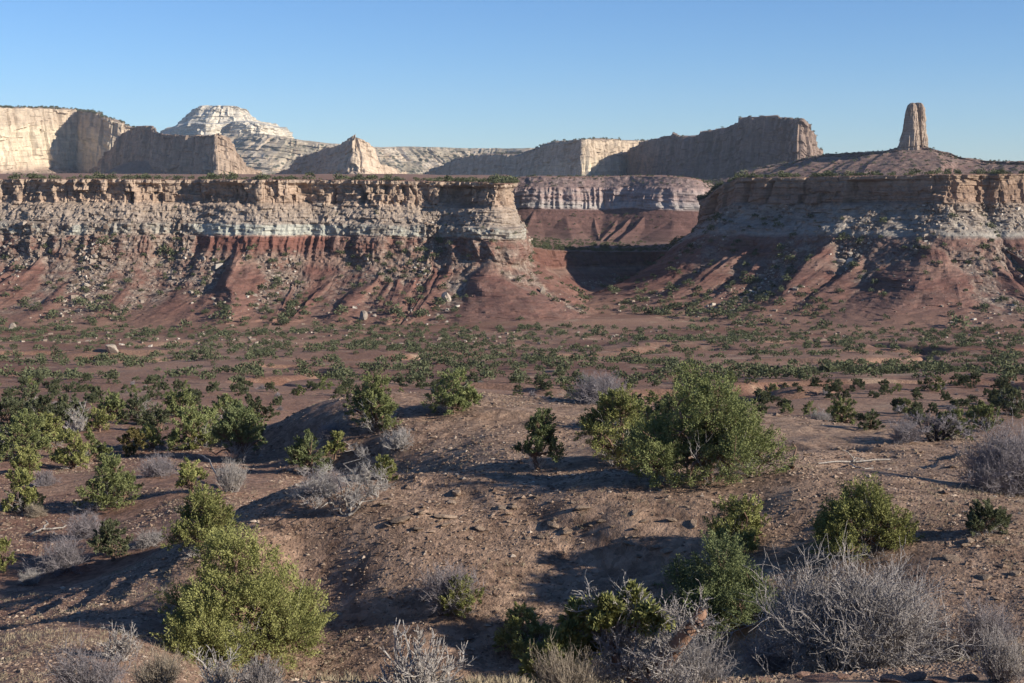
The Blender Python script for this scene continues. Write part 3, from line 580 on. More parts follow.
# ------------------------------------------------------------------ vegetation builders
def leaf_mat(name, a, b, trans=0.14):
    M = NM(name); t = M.attr("tint")
    oi = M.n("ShaderNodeObjectInfo").outputs["Random"]
    c = M.mixc(t, a, b)
    c = M.mixc(1.0, c, M.ramp(oi, [(0, 0.85), (1, 1.15)]), 'MULTIPLY')
    df = M.n("ShaderNodeBsdfDiffuse"); tr = M.n("ShaderNodeBsdfTranslucent"); M.l(c, df.inputs[0]); M.l(c, tr.inputs[0])
    mx = M.n("ShaderNodeMixShader"); mx.inputs[0].default_value = trans
    M.l(df.outputs[0], mx.inputs[1]); M.l(tr.outputs[0], mx.inputs[2]); M.l(mx.outputs[0], M.out.inputs[0]); return M.m
def bark_mat(name, a, b, sc=8):
    M = NM(name); v = M.scale(M.co, (1, 1, 0.3)); n = M.noise(v, sc, 5, 0.7)
    M.diffuse(M.mixc(M.ramp(n, [(0.3, 0), (0.7, 1)]), a, b), M.bump(n, 0.05, 0.9)); return M.m
LEAF_Y = leaf_mat("juniper_leaf_yellow", (0.13, 0.14, 0.050), (0.335, 0.33, 0.125))
LEAF_G = leaf_mat("juniper_leaf_green", (0.11, 0.13, 0.052), (0.265, 0.28, 0.118))
LEAF_D = leaf_mat("juniper_leaf_dark", (0.075, 0.095, 0.045), (0.20, 0.22, 0.10))
LEAF_F = leaf_mat("far_juniper_leaf", (0.068, 0.076, 0.042), (0.15, 0.16, 0.088), 0.15)
BARK = bark_mat("juniper_bark", (0.11, 0.07, 0.05), (0.26, 0.17, 0.12))
TWIG_G = bark_mat("grey_twig", (0.22, 0.192, 0.176), (0.48, 0.435, 0.405), 30)
TWIG_S = bark_mat("silver_twig", (0.28, 0.25, 0.225), (0.56, 0.51, 0.46), 30)
TWIG_L = bark_mat("lilac_grey_twig", (0.19, 0.165, 0.165), (0.36, 0.32, 0.32), 30)
TWIG_T = bark_mat("tan_twig", (0.26, 0.205, 0.15), (0.46, 0.39, 0.30), 30)
WOOD = bark_mat("weathered_wood", (0.17, 0.145, 0.125), (0.42, 0.38, 0.335), 14)

def unit(v): return v / np.maximum(np.linalg.norm(v, axis=-1, keepdims=True), 1e-9)
def segs_mesh(A_, B_, ra, rb_, k=3):
    """tapered k-sided prisms between A and B"""
    d = unit(B_ - A_); up = np.where(np.abs(d[:, 2:3]) > 0.9, np.array([[1., 0, 0]]), np.array([[0, 0, 1.]]))
    u = unit(np.cross(d, up)); v = np.cross(d, u); out = []
    for P_, r in ((A_, ra), (B_, rb_)):
        for i in range(k):
            a = 2 * math.pi * i / k
            out.append(P_ + (u * math.cos(a) + v * math.sin(a)) * np.asarray(r).reshape(-1, 1))
    V = np.stack(out, 1).reshape(-1, 3); b = (np.arange(len(A_)) * 2 * k)[:, None]
    Fc = np.concatenate([np.stack([b[:, 0] + i, b[:, 0] + (i + 1) % k, b[:, 0] + k + (i + 1) % k, b[:, 0] + k + i], -1) for i in range(k)], 0)
    return V, Fc
def polyline(rng, a, b, n, wob, up=0.0):
    t = np.linspace(0, 1, n)[:, None]; p = a + (b - a) * t
    L_ = np.linalg.norm(b - a); p[1:-1] += rng.normal(0, wob * L_, (n - 2, 3)); p[:, 2] += (np.sin(t[:, 0] * math.pi) * up * L_); return p
def quads_for(Pn, Dn, ln, wd, rng):
    """leaf sprays: slim diamonds growing from Pn along Dn"""
    r = unit(rng.normal(0, 1, Dn.shape)); s = unit(np.cross(Dn, r)) * wd[:, None]
    a = Pn; c = Pn + Dn * ln[:, None]; m = Pn + Dn * (ln * 0.55)[:, None]
    V = np.stack([a, m + s, c, m - s], 1).reshape(-1, 3)
    return V, np.arange(len(V), dtype=np.int32).reshape(-1, 4)
def juniper_meshes(seed, w, h, N, leaf, wid, mats, lobes=9, sparse=0.0, lift=0.0, name="juniper", clump=0.16, stem=1.0, upr=0.6, deadtwig=0):
    rng = np.random.default_rng(seed); R = w / 2
    C = []; RL = []; lobes = int(lobes * 1.7); ecc = rng.uniform(0.75, 1.0); lean = rng.normal(0, 0.10)
    for i in range(lobes):
        a = i * 2.399 + rng.uniform(-0.6, 0.6); q = math.sqrt((i + 0.3) / lobes)
        rl = R * rng.uniform(0.15, 0.36) * (1.15 - 0.3 * q)
        r = (R - rl * 0.9) * q * rng.uniform(0.85, 1.08)
        top = h * (1 - 0.5 * q ** 3) * rng.uniform(0.72, 1.0)
        zc = lift * h + (top - lift * h) * (rng.uniform(0.15, 1.0) ** 0.6 if i > 2 else 1.0) - rl * 0.8
        C.append((r * math.cos(a) + lean * zc, r * math.sin(a) * ecc, max(zc, rl * 0.6 + lift * h * 0.7))); RL.append(rl)
    C = np.array(C); RL = np.array(RL)
    nc = int(N / 60) + 8
    li = rng.choice(len(C), nc, p=RL ** 2 / (RL ** 2).sum()); dv = unit(rng.normal(0, 1, (nc, 3)) + np.array([0, 0, 0.3]))
    nz = vn3(dv[:, 0] * 2.6 + li * 3.1, dv[:, 1] * 2.6, dv[:, 2] * 2.6, seed)
    rad = RL[li] * (1 - rng.uniform(0, 1, nc) ** 2 * 0.5) * (1.08 + 0.42 * nz)
    CC = C[li] + dv * rad[:, None] * np.array([1, 1, 1.15])
    sp_ = max(sparse, 0.38)
    keep = vn3(CC[:, 0] / R * 3.2, CC[:, 1] / R * 3.2, CC[:, 2] / R * 3.2, seed + 3) > (-1 + 1.25 * sp_)
    keep &= CC[:, 2] > 0.02 * h
    CC = CC[keep]; dv = dv[keep]; nc = len(CC); ct = rng.uniform(0, 1, nc)
    k = rng.integers(0, nc, N); cr = np.minimum(R * clump, 0.17 + 0.02 * R) * rng.uniform(0.5, 1.25, nc)
    axc = unit(dv + np.array([0, 0, upr * 1.3]) + rng.normal(0, 0.3, dv.shape))        # each sprig is a plume along its own axis
    t_ = rng.uniform(-0.6, 1.5, N); off = axc[k] * (t_ * cr[k])[:, None] + rng.normal(0, 0.26, (N, 3)) * (cr[k] * (1.15 - 0.45 * np.maximum(t_, 0)))[:, None]
    zm = np.percentile(CC[k, 2] + off[:, 2], 99.3); rm = np.percentile(np.abs(CC[k, 0] + off[:, 0]), 99.3); fz, fr_ = h / zm, min(1.1, R / rm)
    CC = CC * np.array([fr_, fr_, fz]); C = C * np.array([fr_, fr_, fz])
    off = off * np.array([fr_, fr_, min(fz, 1.1)])
    gd = unit(axc[k] + rng.normal(0, 0.55, (N, 3)))
    Pn = CC[k] + off; Pn[:, 2] = np.maximum(Pn[:, 2], 0.02)
    ln = leaf * rng.uniform(0.6, 1.5, N); V, Fc = quads_for(Pn, gd, ln, wid * rng.uniform(0.7, 1.3, N), rng)
    tint = np.clip(ct[k] * 0.75 + rng.uniform(0, 0.35, N), 0, 1)
    crown = mesh(name + "_crown", V, Fc, mats[0], {"tint": tint})
    # trunk, limbs, branches
    A_, B_, r1, r2 = [], [], [], []
    base = np.array([0, 0, -0.15]); fork = np.array([rng.normal(0, 0.05) * w, rng.normal(0, 0.05) * w, h * (0.12 + lift * 0.6)])
    def add(p, ra, rb2):
        rr_ = np.linspace(ra, rb2, len(p))
        A_.append(p[:-1]); B_.append(p[1:]); r1.append(rr_[:-1]); r2.append(rr_[1:])
    rt = 0.045 * math.sqrt(w * h) * stem
    add(polyline(rng, base, fork, 5, 0.05), rt * 1.25, rt)
    limbs = []
    for i in range(len(C)):
        p = polyline(rng, fork, C[i], 7, 0.05, 0.06); add(p, rt * 0.62, rt * 0.14); limbs.append(p)
    LP_ = np.concatenate(limbs)
    for i in range(0, nc, max(1, nc // (260 if deadtwig == 0 else 420))):
        dd = ((LP_ - CC[i]) ** 2).sum(1) + 0.4 * np.maximum(0, LP_[:, 2] - CC[i][2]) ** 2; j = int(dd.argmin())
        add(polyline(rng, LP_[j], CC[i], 4, 0.07), rt * 0.13, rt * 0.04)
    V2, F2 = segs_mesh(np.concatenate(A_), np.concatenate(B_), np.concatenate(r1), np.concatenate(r2), 6)
    trunk = mesh(name + "_trunk", V2, F2, mats[1], smooth=True)
    return crown, trunk
def plant(name, label, cat, parts, loc, rot=0.0, sc=(1, 1, 1), group=None):
    e = bpy.data.objects.new(name, None); COL.objects.link(e); e.empty_display_size = 0.3
    e.location = loc; e.rotation_euler = (0, 0, rot); e.scale = sc
    tag(e, label, cat, group)
    for pn, me in parts: obj(pn, me, e)
    return e
def shrub_mesh(seed, w, h, stems, kids, levels, r0, mat, spread=1.0, wig=0.18, name="shrub_twigs", up=0.12, lenk=0.55, nseg=3):
    """bare shrub: many forking tapered twigs from one root"""
    rng = np.random.default_rng(seed)
    az_ = rng.uniform(0, 2 * math.pi, stems); el_ = np.arccos(1 - rng.uniform(0, 0.85, stems) * spread)
    D_ = np.stack([np.cos(az_) * np.sin(el_), np.sin(az_) * np.sin(el_), np.cos(el_)], -1)
    Lm = np.sqrt(1 / ((D_[:, 0] ** 2 + D_[:, 1] ** 2) / (w / 2) ** 2 + D_[:, 2] ** 2 / h ** 2))
    S_ = np.zeros((stems, 3)); S_[:, :2] = rng.normal(0, 0.05 * w, (stems, 2)); S_[:, 2] = -0.03
    Ln = Lm * rng.uniform(0.45, 0.75, stems); rad = np.full(stems, r0) * rng.uniform(0.7, 1.2, stems)
    out = []
    for lv in range(levels):
        cur = S_; dcur = D_; pts = [S_]
        for q in range(nseg):
            dcur = unit(dcur + rng.normal(0, wig, dcur.shape) + np.array([0, 0, up]))
            nx = cur + dcur * (Ln / nseg)[:, None]
            out.append((cur, nx, rad * (1 - 0.18 * q), rad * (1 - 0.18 * (q + 1)))); cur = nx; pts.append(cur)
        if lv == levels - 1: break
        kk = kids[lv]; n_ = len(S_); idx = np.repeat(np.arange(n_), kk)
        t = rng.uniform(0.25, 1.0, n_ * kk) * nseg; i0 = np.minimum(t.astype(int), nseg - 1); fr_ = (t - i0)[:, None]
        pa = np.stack(pts, 0); S2 = pa[i0, idx] * (1 - fr_) + pa[i0 + 1, idx] * fr_
        D_ = unit(dcur[idx] + rng.normal(0, 0.55, (n_ * kk, 3))); S_ = S2; Ln = Ln[idx] * lenk * rng.uniform(0.5, 1.2, n_ * kk); rad = rad[idx] * 0.62
    A_ = np.concatenate([o_[0] for o_ in out]); B_ = np.concatenate([o_[1] for o_ in out])
    r1 = np.concatenate([o_[2] for o_ in out]); r2 = np.concatenate([o_[3] for o_ in out])
    A_[:, 2] = np.maximum(A_[:, 2], -0.05); B_[:, 2] = np.maximum(B_[:, 2], 0.01)
    V, Fc = segs_mesh(A_, B_, r1, r2, 3)
    return mesh(name, V, Fc, mat)
def hit(px, py, dmin, dmax=560):
    v = (341.5 - py) / F; a = (-ST + v * CT) / (CT + v * ST)
    d = np.exp(np.linspace(math.log(dmin), math.log(dmax), 900)); z = d * a
    x = (px - 512) / F / (CT + v * ST) * d
    g_ = ground_z(x, d); k = np.argmax(z <= g_)
    return float(x[k]), float(d[k]), float(g_[k])
def at(px, d):
    z = -d * 0.2
    for _ in range(4): x = XZ(px, d, z); z = float(ground_z(np.array([x]), np.array([float(d)]))[0])
    return x, d, z
def surf(px, py, dg): return hit(px, py, dg * 0.80, dg * 1.5)

# ------------------------------------------------------------------ junipers one by one: px, base row, distance, width px, height px, look
JL = [
 (245, 664, 27, 172, 132, 'Y', 3.0, "large bushy yellow-green juniper, the nearest one at the lower left", dict(lobes=15, sparse=0.55, clump=0.2)),
 (201, 554, 41, 72, 66, 'Y', 1.2, "juniper at the head of the long dark shadow above the nearest large juniper", dict(sparse=0.35, lobes=8)),
 (706, 481, 49, 158, 110, 'G', 2.4, "largest dense juniper on the front ridge crest right of the middle", dict(lobes=15, lift=0.08, sparse=0.5)),
 (616, 466, 50, 82, 76, 'Y', 1.3, "bright upright juniper touching the left side of the largest ridge juniper", dict(lobes=9)),
 (537, 470, 57, 50, 60, 'D', 1.0, "thin open juniper in the shaded gully left of the bright ridge juniper", dict(sparse=0.5, lobes=7, lift=0.15)),
 (372, 433, 72, 58, 58, 'G', 1.0, "dark green juniper on the left shoulder of the back ridge", dict(lobes=9)),
 (449, 413, 74, 60, 42, 'G', 1.0, "wide low juniper on the back ridge crest beside the bare lit flat", dict(lobes=8, sparse=0.2)),
 (310, 475, 62, 44, 44, 'D', 1.0, "small round dark juniper on the shaded flank above the dead silver tree", dict(lobes=7)),
 (333, 462, 64, 24, 30, 'Y', 0.6, "little yellow-green juniper with a visible trunk behind the round dark one", dict(lobes=5, lift=0.35)),
 (386, 480, 52, 32, 24, 'Y', 0.5, "very small green juniper bush at the right tip of the dead silver tree", dict(lobes=5)),
 (862, 556, 33, 104, 74, 'Y', 1.8, "spreading yellow-green juniper on the gravel slope at the right", dict(lobes=10, sparse=0.15)),
 (738, 548, 34.5, 66, 52, 'Y', 1.2, "rounded yellow-green juniper just above the dark green bush right of centre", dict(lobes=8)),
 (722, 632, 27, 128, 92, 'D', 2.4, "broad dark green bush low on the slope behind the twisted juniper", dict(lobes=12, sparse=0.1)),
 (985, 536, 34, 50, 34, 'F', 0.6, "sparse pale little bush on the gravel near the right edge", dict(lobes=6, sparse=0.5, lift=0.1)),
 (460, 618, 29, 44, 40, 'Y', 0.8, "small bright yellow-green bush tucked against the grey shrub left of centre", dict(lobes=6)),
 (524, 652, 24, 58, 46, 'Y', 1.0, "low green juniper peeping over the upright silver shrub", dict(lobes=7, sparse=0.2)),
 (20, 512, 60, 44, 42, 'Y', 0.9, "small bright juniper on red soil at the left edge", dict(lobes=7)),
 (4, 574, 46.5, 28, 36, 'Y', 0.7, "green bush cut by the left edge below the dry shrubs", dict(lobes=6)),
 (108, 507, 62, 64, 50, 'G', 1.1, "wide grey-green juniper in the middle of the red flat at the left", dict(lobes=9)),
 (71, 469, 72, 44, 38, 'Y', 0.9, "round juniper above the wide grey-green one on the left flat", dict(lobes=7)),
 (92, 462, 76, 36, 30, 'G', 0.6, "pale juniper joined to the right of the round one on the left flat", dict(lobes=6, sparse=0.2)),
 (128, 455, 79, 32, 27, 'B', 0.6, "brownish green rounded bush between the left junipers", dict(lobes=6)),
 (18, 460, 74, 66, 48, 'G', 1.1, "big bushy juniper standing at the left edge", dict(lobes=10)),
 (50, 448, 90, 44, 34, 'Y', 0.7, "bright juniper just behind the big one at the left edge", dict(lobes=7)),
 (45, 430, 108, 60, 34, 'F', 0.7, "wide grey-green juniper in the far rank at the left", dict(lobes=8)),
 (100, 432, 104, 34, 24, 'Y', 0.6, "short vivid green juniper in the row left of the sandy wash", dict(lobes=6)),
 (235, 461, 78, 56, 56, 'D', 1.0, "tall dark juniper at the foot of the back ridge", dict(lobes=9)),
 (190, 449, 88, 54, 42, 'G', 0.9, "broad juniper right of the sandy wash", dict(lobes=9)),
 (222, 428, 108, 60, 32, 'G', 0.8, "flat topped juniper behind the tall dark one", dict(lobes=8)),
 (196, 449, 79, 24, 17, 'Y', 0.4, "tiny yellowish bush in front of the broad juniper by the wash", dict(lobes=5)),
 (191, 494, 64, 34, 34, 'Y', 0.7, "leaning juniper beside the pale fallen branch", dict(lobes=6, sparse=0.3)),
 (112, 562, 47.5, 42, 42, 'F', 0.8, "thin grey-green juniper with bare stems beside the dry shrubs", dict(lobes=6, sparse=0.5, lift=0.25)),
 (255, 420, 112, 44, 24, 'F', 0.6, "greyish juniper at the right end of the far left rank", dict(lobes=6)),
 (140, 425, 118, 46, 30, 'F', 0.7, "grey-green juniper behind the sandy wash", dict(lobes=7)),
 (160, 432, 100, 30, 22, 'F', 0.5, "small greyish juniper at the upper edge of the sandy wash", dict(lobes=5)),
 (8, 425, 115, 40, 26, 'F', 0.5, "far greyish juniper at the left edge", dict(lobes=6)),
 (638, 398, 84, 56, 32, 'G', 0.8, "juniper behind the grey shrub on the back ridge", dict(lobes=7)),
 (684, 404, 84, 70, 40, 'G', 0.9, "wide juniper showing over the top of the largest ridge juniper", dict(lobes=9)),
 (844, 428, 100, 36, 30, 'G', 0.7, "juniper beyond the right ridge in front of the wash bank", dict(lobes=6)),
 (952, 440, 76, 46, 30, 'G', 0.7, "green bush right of the dead black-trunked tree", dict(lobes=7)),
 (985, 430, 86, 44, 28, 'G', 0.7, "green bush behind the large grey shrub at the right edge", dict(lobes=7)),
 (1012, 415, 110, 44, 26, 'F', 0.6, "far juniper rank end near the right edge", dict(lobes=6)),
 (208, 444, 92, 50, 34, 'G', 0.8, "juniper filling the space between the broad one and the tall dark one", dict(lobes=8)),
 (152, 450, 86, 34, 24, 'Y', 0.5, "low bright juniper at the left end of the sandy wash", dict(lobes=6)),
 (72, 421, 128, 44, 26, 'F', 0.6, "greyish juniper directly behind the dead whitish tree", dict(lobes=7)),
 (116, 419, 130, 40, 26, 'G', 0.6, "green juniper behind the short vivid one on the left flat", dict(lobes=7)),
 (28, 412, 138, 46, 26, 'F', 0.6, "small far juniper above the big bushy one at the left edge", dict(lobes=7)),
 (182, 416, 126, 42, 26, 'G', 0.6, "far green juniper straight beyond the broad one by the wash", dict(lobes=7)),
 (250, 440, 92, 36, 28, 'G', 0.6, "juniper half hidden at the right of the tall dark one", dict(lobes=7)),
 (28, 474, 70, 40, 30, 'Y', 0.6, "bright juniper in front of the big bushy one at the left edge", dict(lobes=7)),
 (870, 430, 84, 26, 18, 'F', 0.4, "small olive bush between the wash bank and the grey shrub", dict(lobes=5)),
]
LEAF_B = leaf_mat("juniper_leaf_brown", (0.09, 0.075, 0.03), (0.20, 0.165, 0.07))
LM = {'Y': LEAF_Y, 'G': LEAF_G, 'D': LEAF_D, 'F': LEAF_F, 'B': LEAF_B}
for i, (px, py, d, wp, hp, lk, big, lab, kw) in enumerate(JL):
    x, y, z = surf(px, py, d)
    y += 0.1
    w_ = wp * y / F; h_ = hp * y / F
    pxm = y / F                                   # metres covered by one pixel there
    N = int(min(110000, max(4000, wp * hp * 5)))
    cr, tr = juniper_meshes(40 + i * 7, w_, h_, N, max(0.055, pxm * 1.9), max(0.010, pxm * 0.5), (LM[lk], BARK), **kw)
    pts_ = [("crown", cr), ("trunk", tr)]
    if wp > 42: pts_.append(("dead_twigs", shrub_mesh(5000 + i, w_ * 0.98, h_ * 0.95, 16, (5, 4), 3, max(0.008, pxm * 0.3), TWIG_S, wig=0.25, spread=0.95)))
    plant("juniper" if 'bush' not in lab else "bush", lab, "juniper" if 'bush' not in lab else "bush", pts_, (x, y, z), 0, group="junipers of the near slopes")

# half dead twisted juniper at the bottom edge
def twisted():
    x, y, z = surf(640, 681, 15.2)
    rng = np.random.default_rng(77)
    e = plant("twisted_juniper", "old half dead juniper with a twisted reddish trunk and silver twigs at the bottom edge", "juniper", [], (x, y, z))
    A_, B_, r1, r2 = [], [], [], []
    def add(p, ra, rb2, n=8):
        pts = np.array(p, float); t = np.linspace(0, len(pts) - 1, n); q = np.stack([np.interp(t, range(len(pts)), pts[:, k]) for k in range(3)], -1)
        q[1:-1] += rng.normal(0, 0.012, (n - 2, 3)); rr_ = np.linspace(ra, rb2, n)
        A_.append(q[:-1]); B_.append(q[1:]); r1.append(rr_[:-1]); r2.append(rr_[1:]); return q
    m = y / F
    def q(px, py, dy=0): return ((px - 640) * m, dy, (681 - py) * m)
    L1 = add([q(641, 690), q(645, 665), q(655, 645), q(668, 622, -.1), q(690, 592, -.2), q(702, 575, -.1)], 0.115, 0.05, 14)
    L2 = add([q(640, 690), q(636, 668), q(634, 650), q(622, 640, .1), q(606, 632, .2)], 0.085, 0.025, 12)
    L3 = add([q(636, 660), q(633, 635, .2), q(632, 612, .3), q(628, 590, .3)], 0.055, 0.018, 10)
    L4 = add([q(642, 665), q(655, 655, -.3), q(676, 648, -.4)], 0.05, 0.015, 8)
    L5 = add([q(622, 640), q(606, 618, .3), q(590, 600, .4)], 0.035, 0.012, 8)
    V, Fc = segs_mesh(np.concatenate(A_), np.concatenate(B_), np.concatenate(r1), np.concatenate(r2), 10)
    V = V + (0.012 * fbm3(V[:, 0] * 16, V[:, 1] * 16, V[:, 2] * 4, 3, 5))[:, None]
    obj("trunk", mesh("twisted_trunk", V, Fc, bark_mat("red_bark", (0.16, 0.085, 0.055), (0.34, 0.21, 0.145), 12), smooth=True), e)
    for k, (L_, n0) in enumerate(((L1, 6), (L2, 5), (L3, 7), (L4, 4), (L5, 5))):
        for j in range(n0):
            p = L_[int(len(L_) * (0.35 + 0.6 * j / n0))]
            o = obj("twigs", shrub_mesh(900 + k * 10 + j, 0.75, 0.55, 7, (6, 5), 3, 0.008, TWIG_S if (j + k) % 2 else TWIG_G, wig=0.3), e); o.location = p; o.rotation_euler = (rng.uniform(-.5, .5), rng.uniform(-.5, .5), rng.uniform(0, 6))
    for (px, py, w_) in ((545, 640, 44), (566, 628, 34), (586, 606, 40), (604, 590, 34), (575, 645, 30), (648, 596, 34), (636, 582, 26), (612, 608, 24), (600, 635, 22), (662, 606, 22)):
        cr, tr = juniper_meshes(1000 + px, w_ * m * 1.1, w_ * m * 0.8, 3200, 0.06, 0.011, (LEAF_Y, BARK), lobes=5, clump=0.25)
        o = obj("foliage", cr, e); o.location = q(px, py + w_ * 0.35, rng.uniform(0.1, 0.5)); bpy.data.meshes.remove(tr)
        p = o.location; A2 = np.array([L5[-1] if px < 600 else L3[-1]]); 
        V, Fc = segs_mesh(A2, np.array([[p.x, p.y, p.z + 0.1]]), [0.012], [0.006], 5); obj("branch", mesh("twisted_branch", V, Fc, WOOD), e)
twisted()

# ------------------------------------------------------------------ bare shrubs one by one
SL = [
 (84, 686, 16.5, 112, 74, TWIG_L, 'd', "round lilac-grey bare shrub at the lower left corner"),
 (160, 688, 15.4, 90, 44, TWIG_T, 'u', "low dry shrub of pale stems between the corner shrub and the nearest juniper"),
 (222, 690, 15, 70, 60, TWIG_S, 's', "thin silver dead sticks in front of the nearest juniper"),
 (262, 692, 14.6, 70, 44, TWIG_G, 'u', "low brownish grey shrub at the bottom edge under the nearest juniper"),
 (120, 660, 19, 60, 40, TWIG_S, 's', "open silver shrub behind the lower left corner shrubs"),
 (418, 690, 15.3, 128, 76, TWIG_S, 's', "large silver dead bush with stout sticks at the bottom left of centre"),
 (568, 690, 15.0, 118, 76, TWIG_T, 'u', "dense upright pale shrub at the bottom just right of centre"),
 (450, 606, 30, 82, 62, TWIG_L, 'd', "grey-brown bare shrub beside the small bright bush on the slope"),
 (856, 668, 20, 200, 122, TWIG_G, 'D', "very large tangled grey shrub filling the lower right"),
 (775, 668, 19, 80, 70, TWIG_L, 'd', "dark grey shrub joined to the left of the very large tangled one"),
 (696, 690, 15.2, 92, 66, TWIG_G, 'd', "grey shrub at the right foot of the twisted juniper"),
 (1000, 690, 16, 90, 64, TWIG_G, 'u', "pale bushy shrub in the lower right corner"),
 (985, 646, 21, 80, 62, TWIG_L, 'd', "dark grey shrub above the lower right corner"),
 (1008, 492, 41, 96, 76, TWIG_L, 'D', "big lilac-grey shrub on the right edge of the ridge"),
 (904, 442, 63, 46, 30, TWIG_L, 'd', "rounded grey shrub left of the dead black-trunked tree"),
 (322, 494, 50, 60, 28, TWIG_L, 'd', "low lilac twiggy shrub behind the dead silver tree"),
 (398, 448, 66, 36, 24, TWIG_S, 'd', "pale grey shrub alone in the shade of the back ridge"),
 (232, 492, 62, 56, 38, TWIG_S, 'u', "whitish bare shrub under the tall dark juniper"),
 (160, 476, 70, 46, 30, TWIG_L, 'd', "round lilac-grey shrub on the red flat left of the whitish one"),
 (62, 572, 48, 72, 44, TWIG_L, 'd', "wide grey shrub at the left just above the long shadow"),
 (86, 538, 54, 50, 38, TWIG_L, 'd', "grey shrub behind the wide one at the left"),
 (36, 516, 58, 26, 16, TWIG_T, 'd', "small dry shrub right of the bright left edge juniper"),
 (30, 584, 46, 34, 18, TWIG_S, 'd', "small pale shrub above the start of the long shadow"),
 (150, 546, 47, 42, 16, TWIG_G, 'd', "low pale scrub beside the thin grey-green juniper"),
 (78, 432, 104, 28, 34, TWIG_S, 's', "dead whitish tree among the far left junipers"),
 (600, 404, 82, 56, 32, TWIG_L, 'D', "broad grey shrub on the back ridge left of the junipers"),
 (45, 486, 66, 30, 18, TWIG_L, 'd', "lilac scrub left of the wide grey-green juniper"),
 (330, 396, 90, 34, 14, TWIG_L, 'd', "far grey scrub just behind the back ridge crest"),
 (1016, 455, 66, 40, 22, TWIG_L, 'd', "grey scrub at the right edge behind the big lilac-grey shrub"),
 (820, 425, 96, 26, 18, TWIG_G, 'd', "small grey shrub beyond the right ridge by the wash bank"),
]
for i, (px, py, d, wp, hp, mt, ty, lab) in enumerate(SL):
    x, y, z = surf(px, min(py, 682), d); y += (py - 682) * 0.0
    w_ = wp * y / F; h_ = hp * y / F; pm_ = y / F
    r0 = {'d': 0.0016, 'D': 0.0018, 'u': 0.0016, 's': 0.0030}[ty] * w_ * 3 + 0.1 * pm_
    r0 = max(0.006, min(r0, 0.03))
    if ty == 'd': me = shrub_mesh(300 + i, w_ * 1.1, h_, 64, (8, 7), 3, r0 * 0.85, mt, wig=0.26)
    elif ty == 'D': me = shrub_mesh(300 + i, w_ * 1.3, h_ * 1.05, 150, (10, 9), 3, r0 * 0.75, mt, wig=0.32)
    elif ty == 'u': me = shrub_mesh(300 + i, w_, h_, 130, (6, 4), 3, r0 * 0.7, mt, spread=0.65, wig=0.1, up=0.25)
    else: me = shrub_mesh(300 + i, w_ * 1.05, h_ * 1.05, 26, (7, 6), 3, r0 * 1.4, mt, wig=0.16, spread=0.95, lenk=0.5)
    o = obj("bare_shrub" if 'tree' not in lab else "dead_tree", me, None, (x, y, z)); tag(o, lab, "shrub" if 'tree' not in lab else "dead tree", "bare shrubs of the near slopes")

def dead_tree(px, py, d, wp, hp, lab, mat, seed, thick, mat2=None, lean=0.2):
    x, y, z = surf(px, py, d); m = y / F; rng = np.random.default_rng(seed); w_, h_ = wp * m, hp * m
    e = plant("dead_tree", lab, "dead tree", [], (x, y, z))
    A_, B_, r1, r2 = [], [], [], []; ends = []
    def add(a, b, ra, rb2, n=7, wob=0.09):
        p = polyline(rng, np.array(a, float), np.array(b, float), n, wob); rr_ = np.linspace(ra, rb2, n)
        A_.append(p[:-1]); B_.append(p[1:]); r1.append(rr_[:-1]); r2.append(rr_[1:]); return p
    for k in range(5):
        a = rng.uniform(0, 6.28); f = (-1 + 2 * k / 4)
        tip = (f * w_ * 0.42, rng.uniform(-.2, .2) * w_, h_ * rng.uniform(0.35, 0.95) * (1 - 0.4 * abs(f)))
        p = add((0, 0, -0.05), tip, thick, thick * 0.3, 9, 0.06)
        for j in range(5):
            q0 = p[3 + j]; dv = np.array([f * 0.5 + rng.normal(0, .5), rng.normal(0, .5), abs(rng.normal(0.4, .4))]) * w_ * 0.25
            add(q0, q0 + dv, thick * 0.35, thick * 0.1, 6, 0.1); ends.append(q0 + dv)
    V, Fc = segs_mesh(np.concatenate(A_), np.concatenate(B_), np.concatenate(r1), np.concatenate(r2), 7)
    obj("trunk", mesh("dead_trunk", V, Fc, mat, smooth=True), e)
    bt = [shrub_mesh(seed + 5 + k, w_ * 0.32, w_ * 0.24, 9, (6, 5), 3, thick * 0.14, mat2 or mat, wig=0.3, spread=1.1) for k in range(3)]
    for k, q0 in enumerate(ends):
        o = obj("twigs", bt[k % 3], e); o.location = q0 - np.array([0, 0, 0.02]); o.rotation_euler = (rng.uniform(-.6, .6), rng.uniform(-.6, .6), rng.uniform(0, 6))
dead_tree(346, 516, 44, 100, 68, "dead silver juniper with contorted bare limbs on the front ridge at left", WOOD, 61, 0.055, TWIG_S)
dead_tree(936, 441, 60, 56, 38, "dead tree with a thick black trunk and grey twigs on the right ridge", bark_mat("black_bark", (0.03, 0.025, 0.022), (0.09, 0.075, 0.065)), 62, 0.10, TWIG_L)

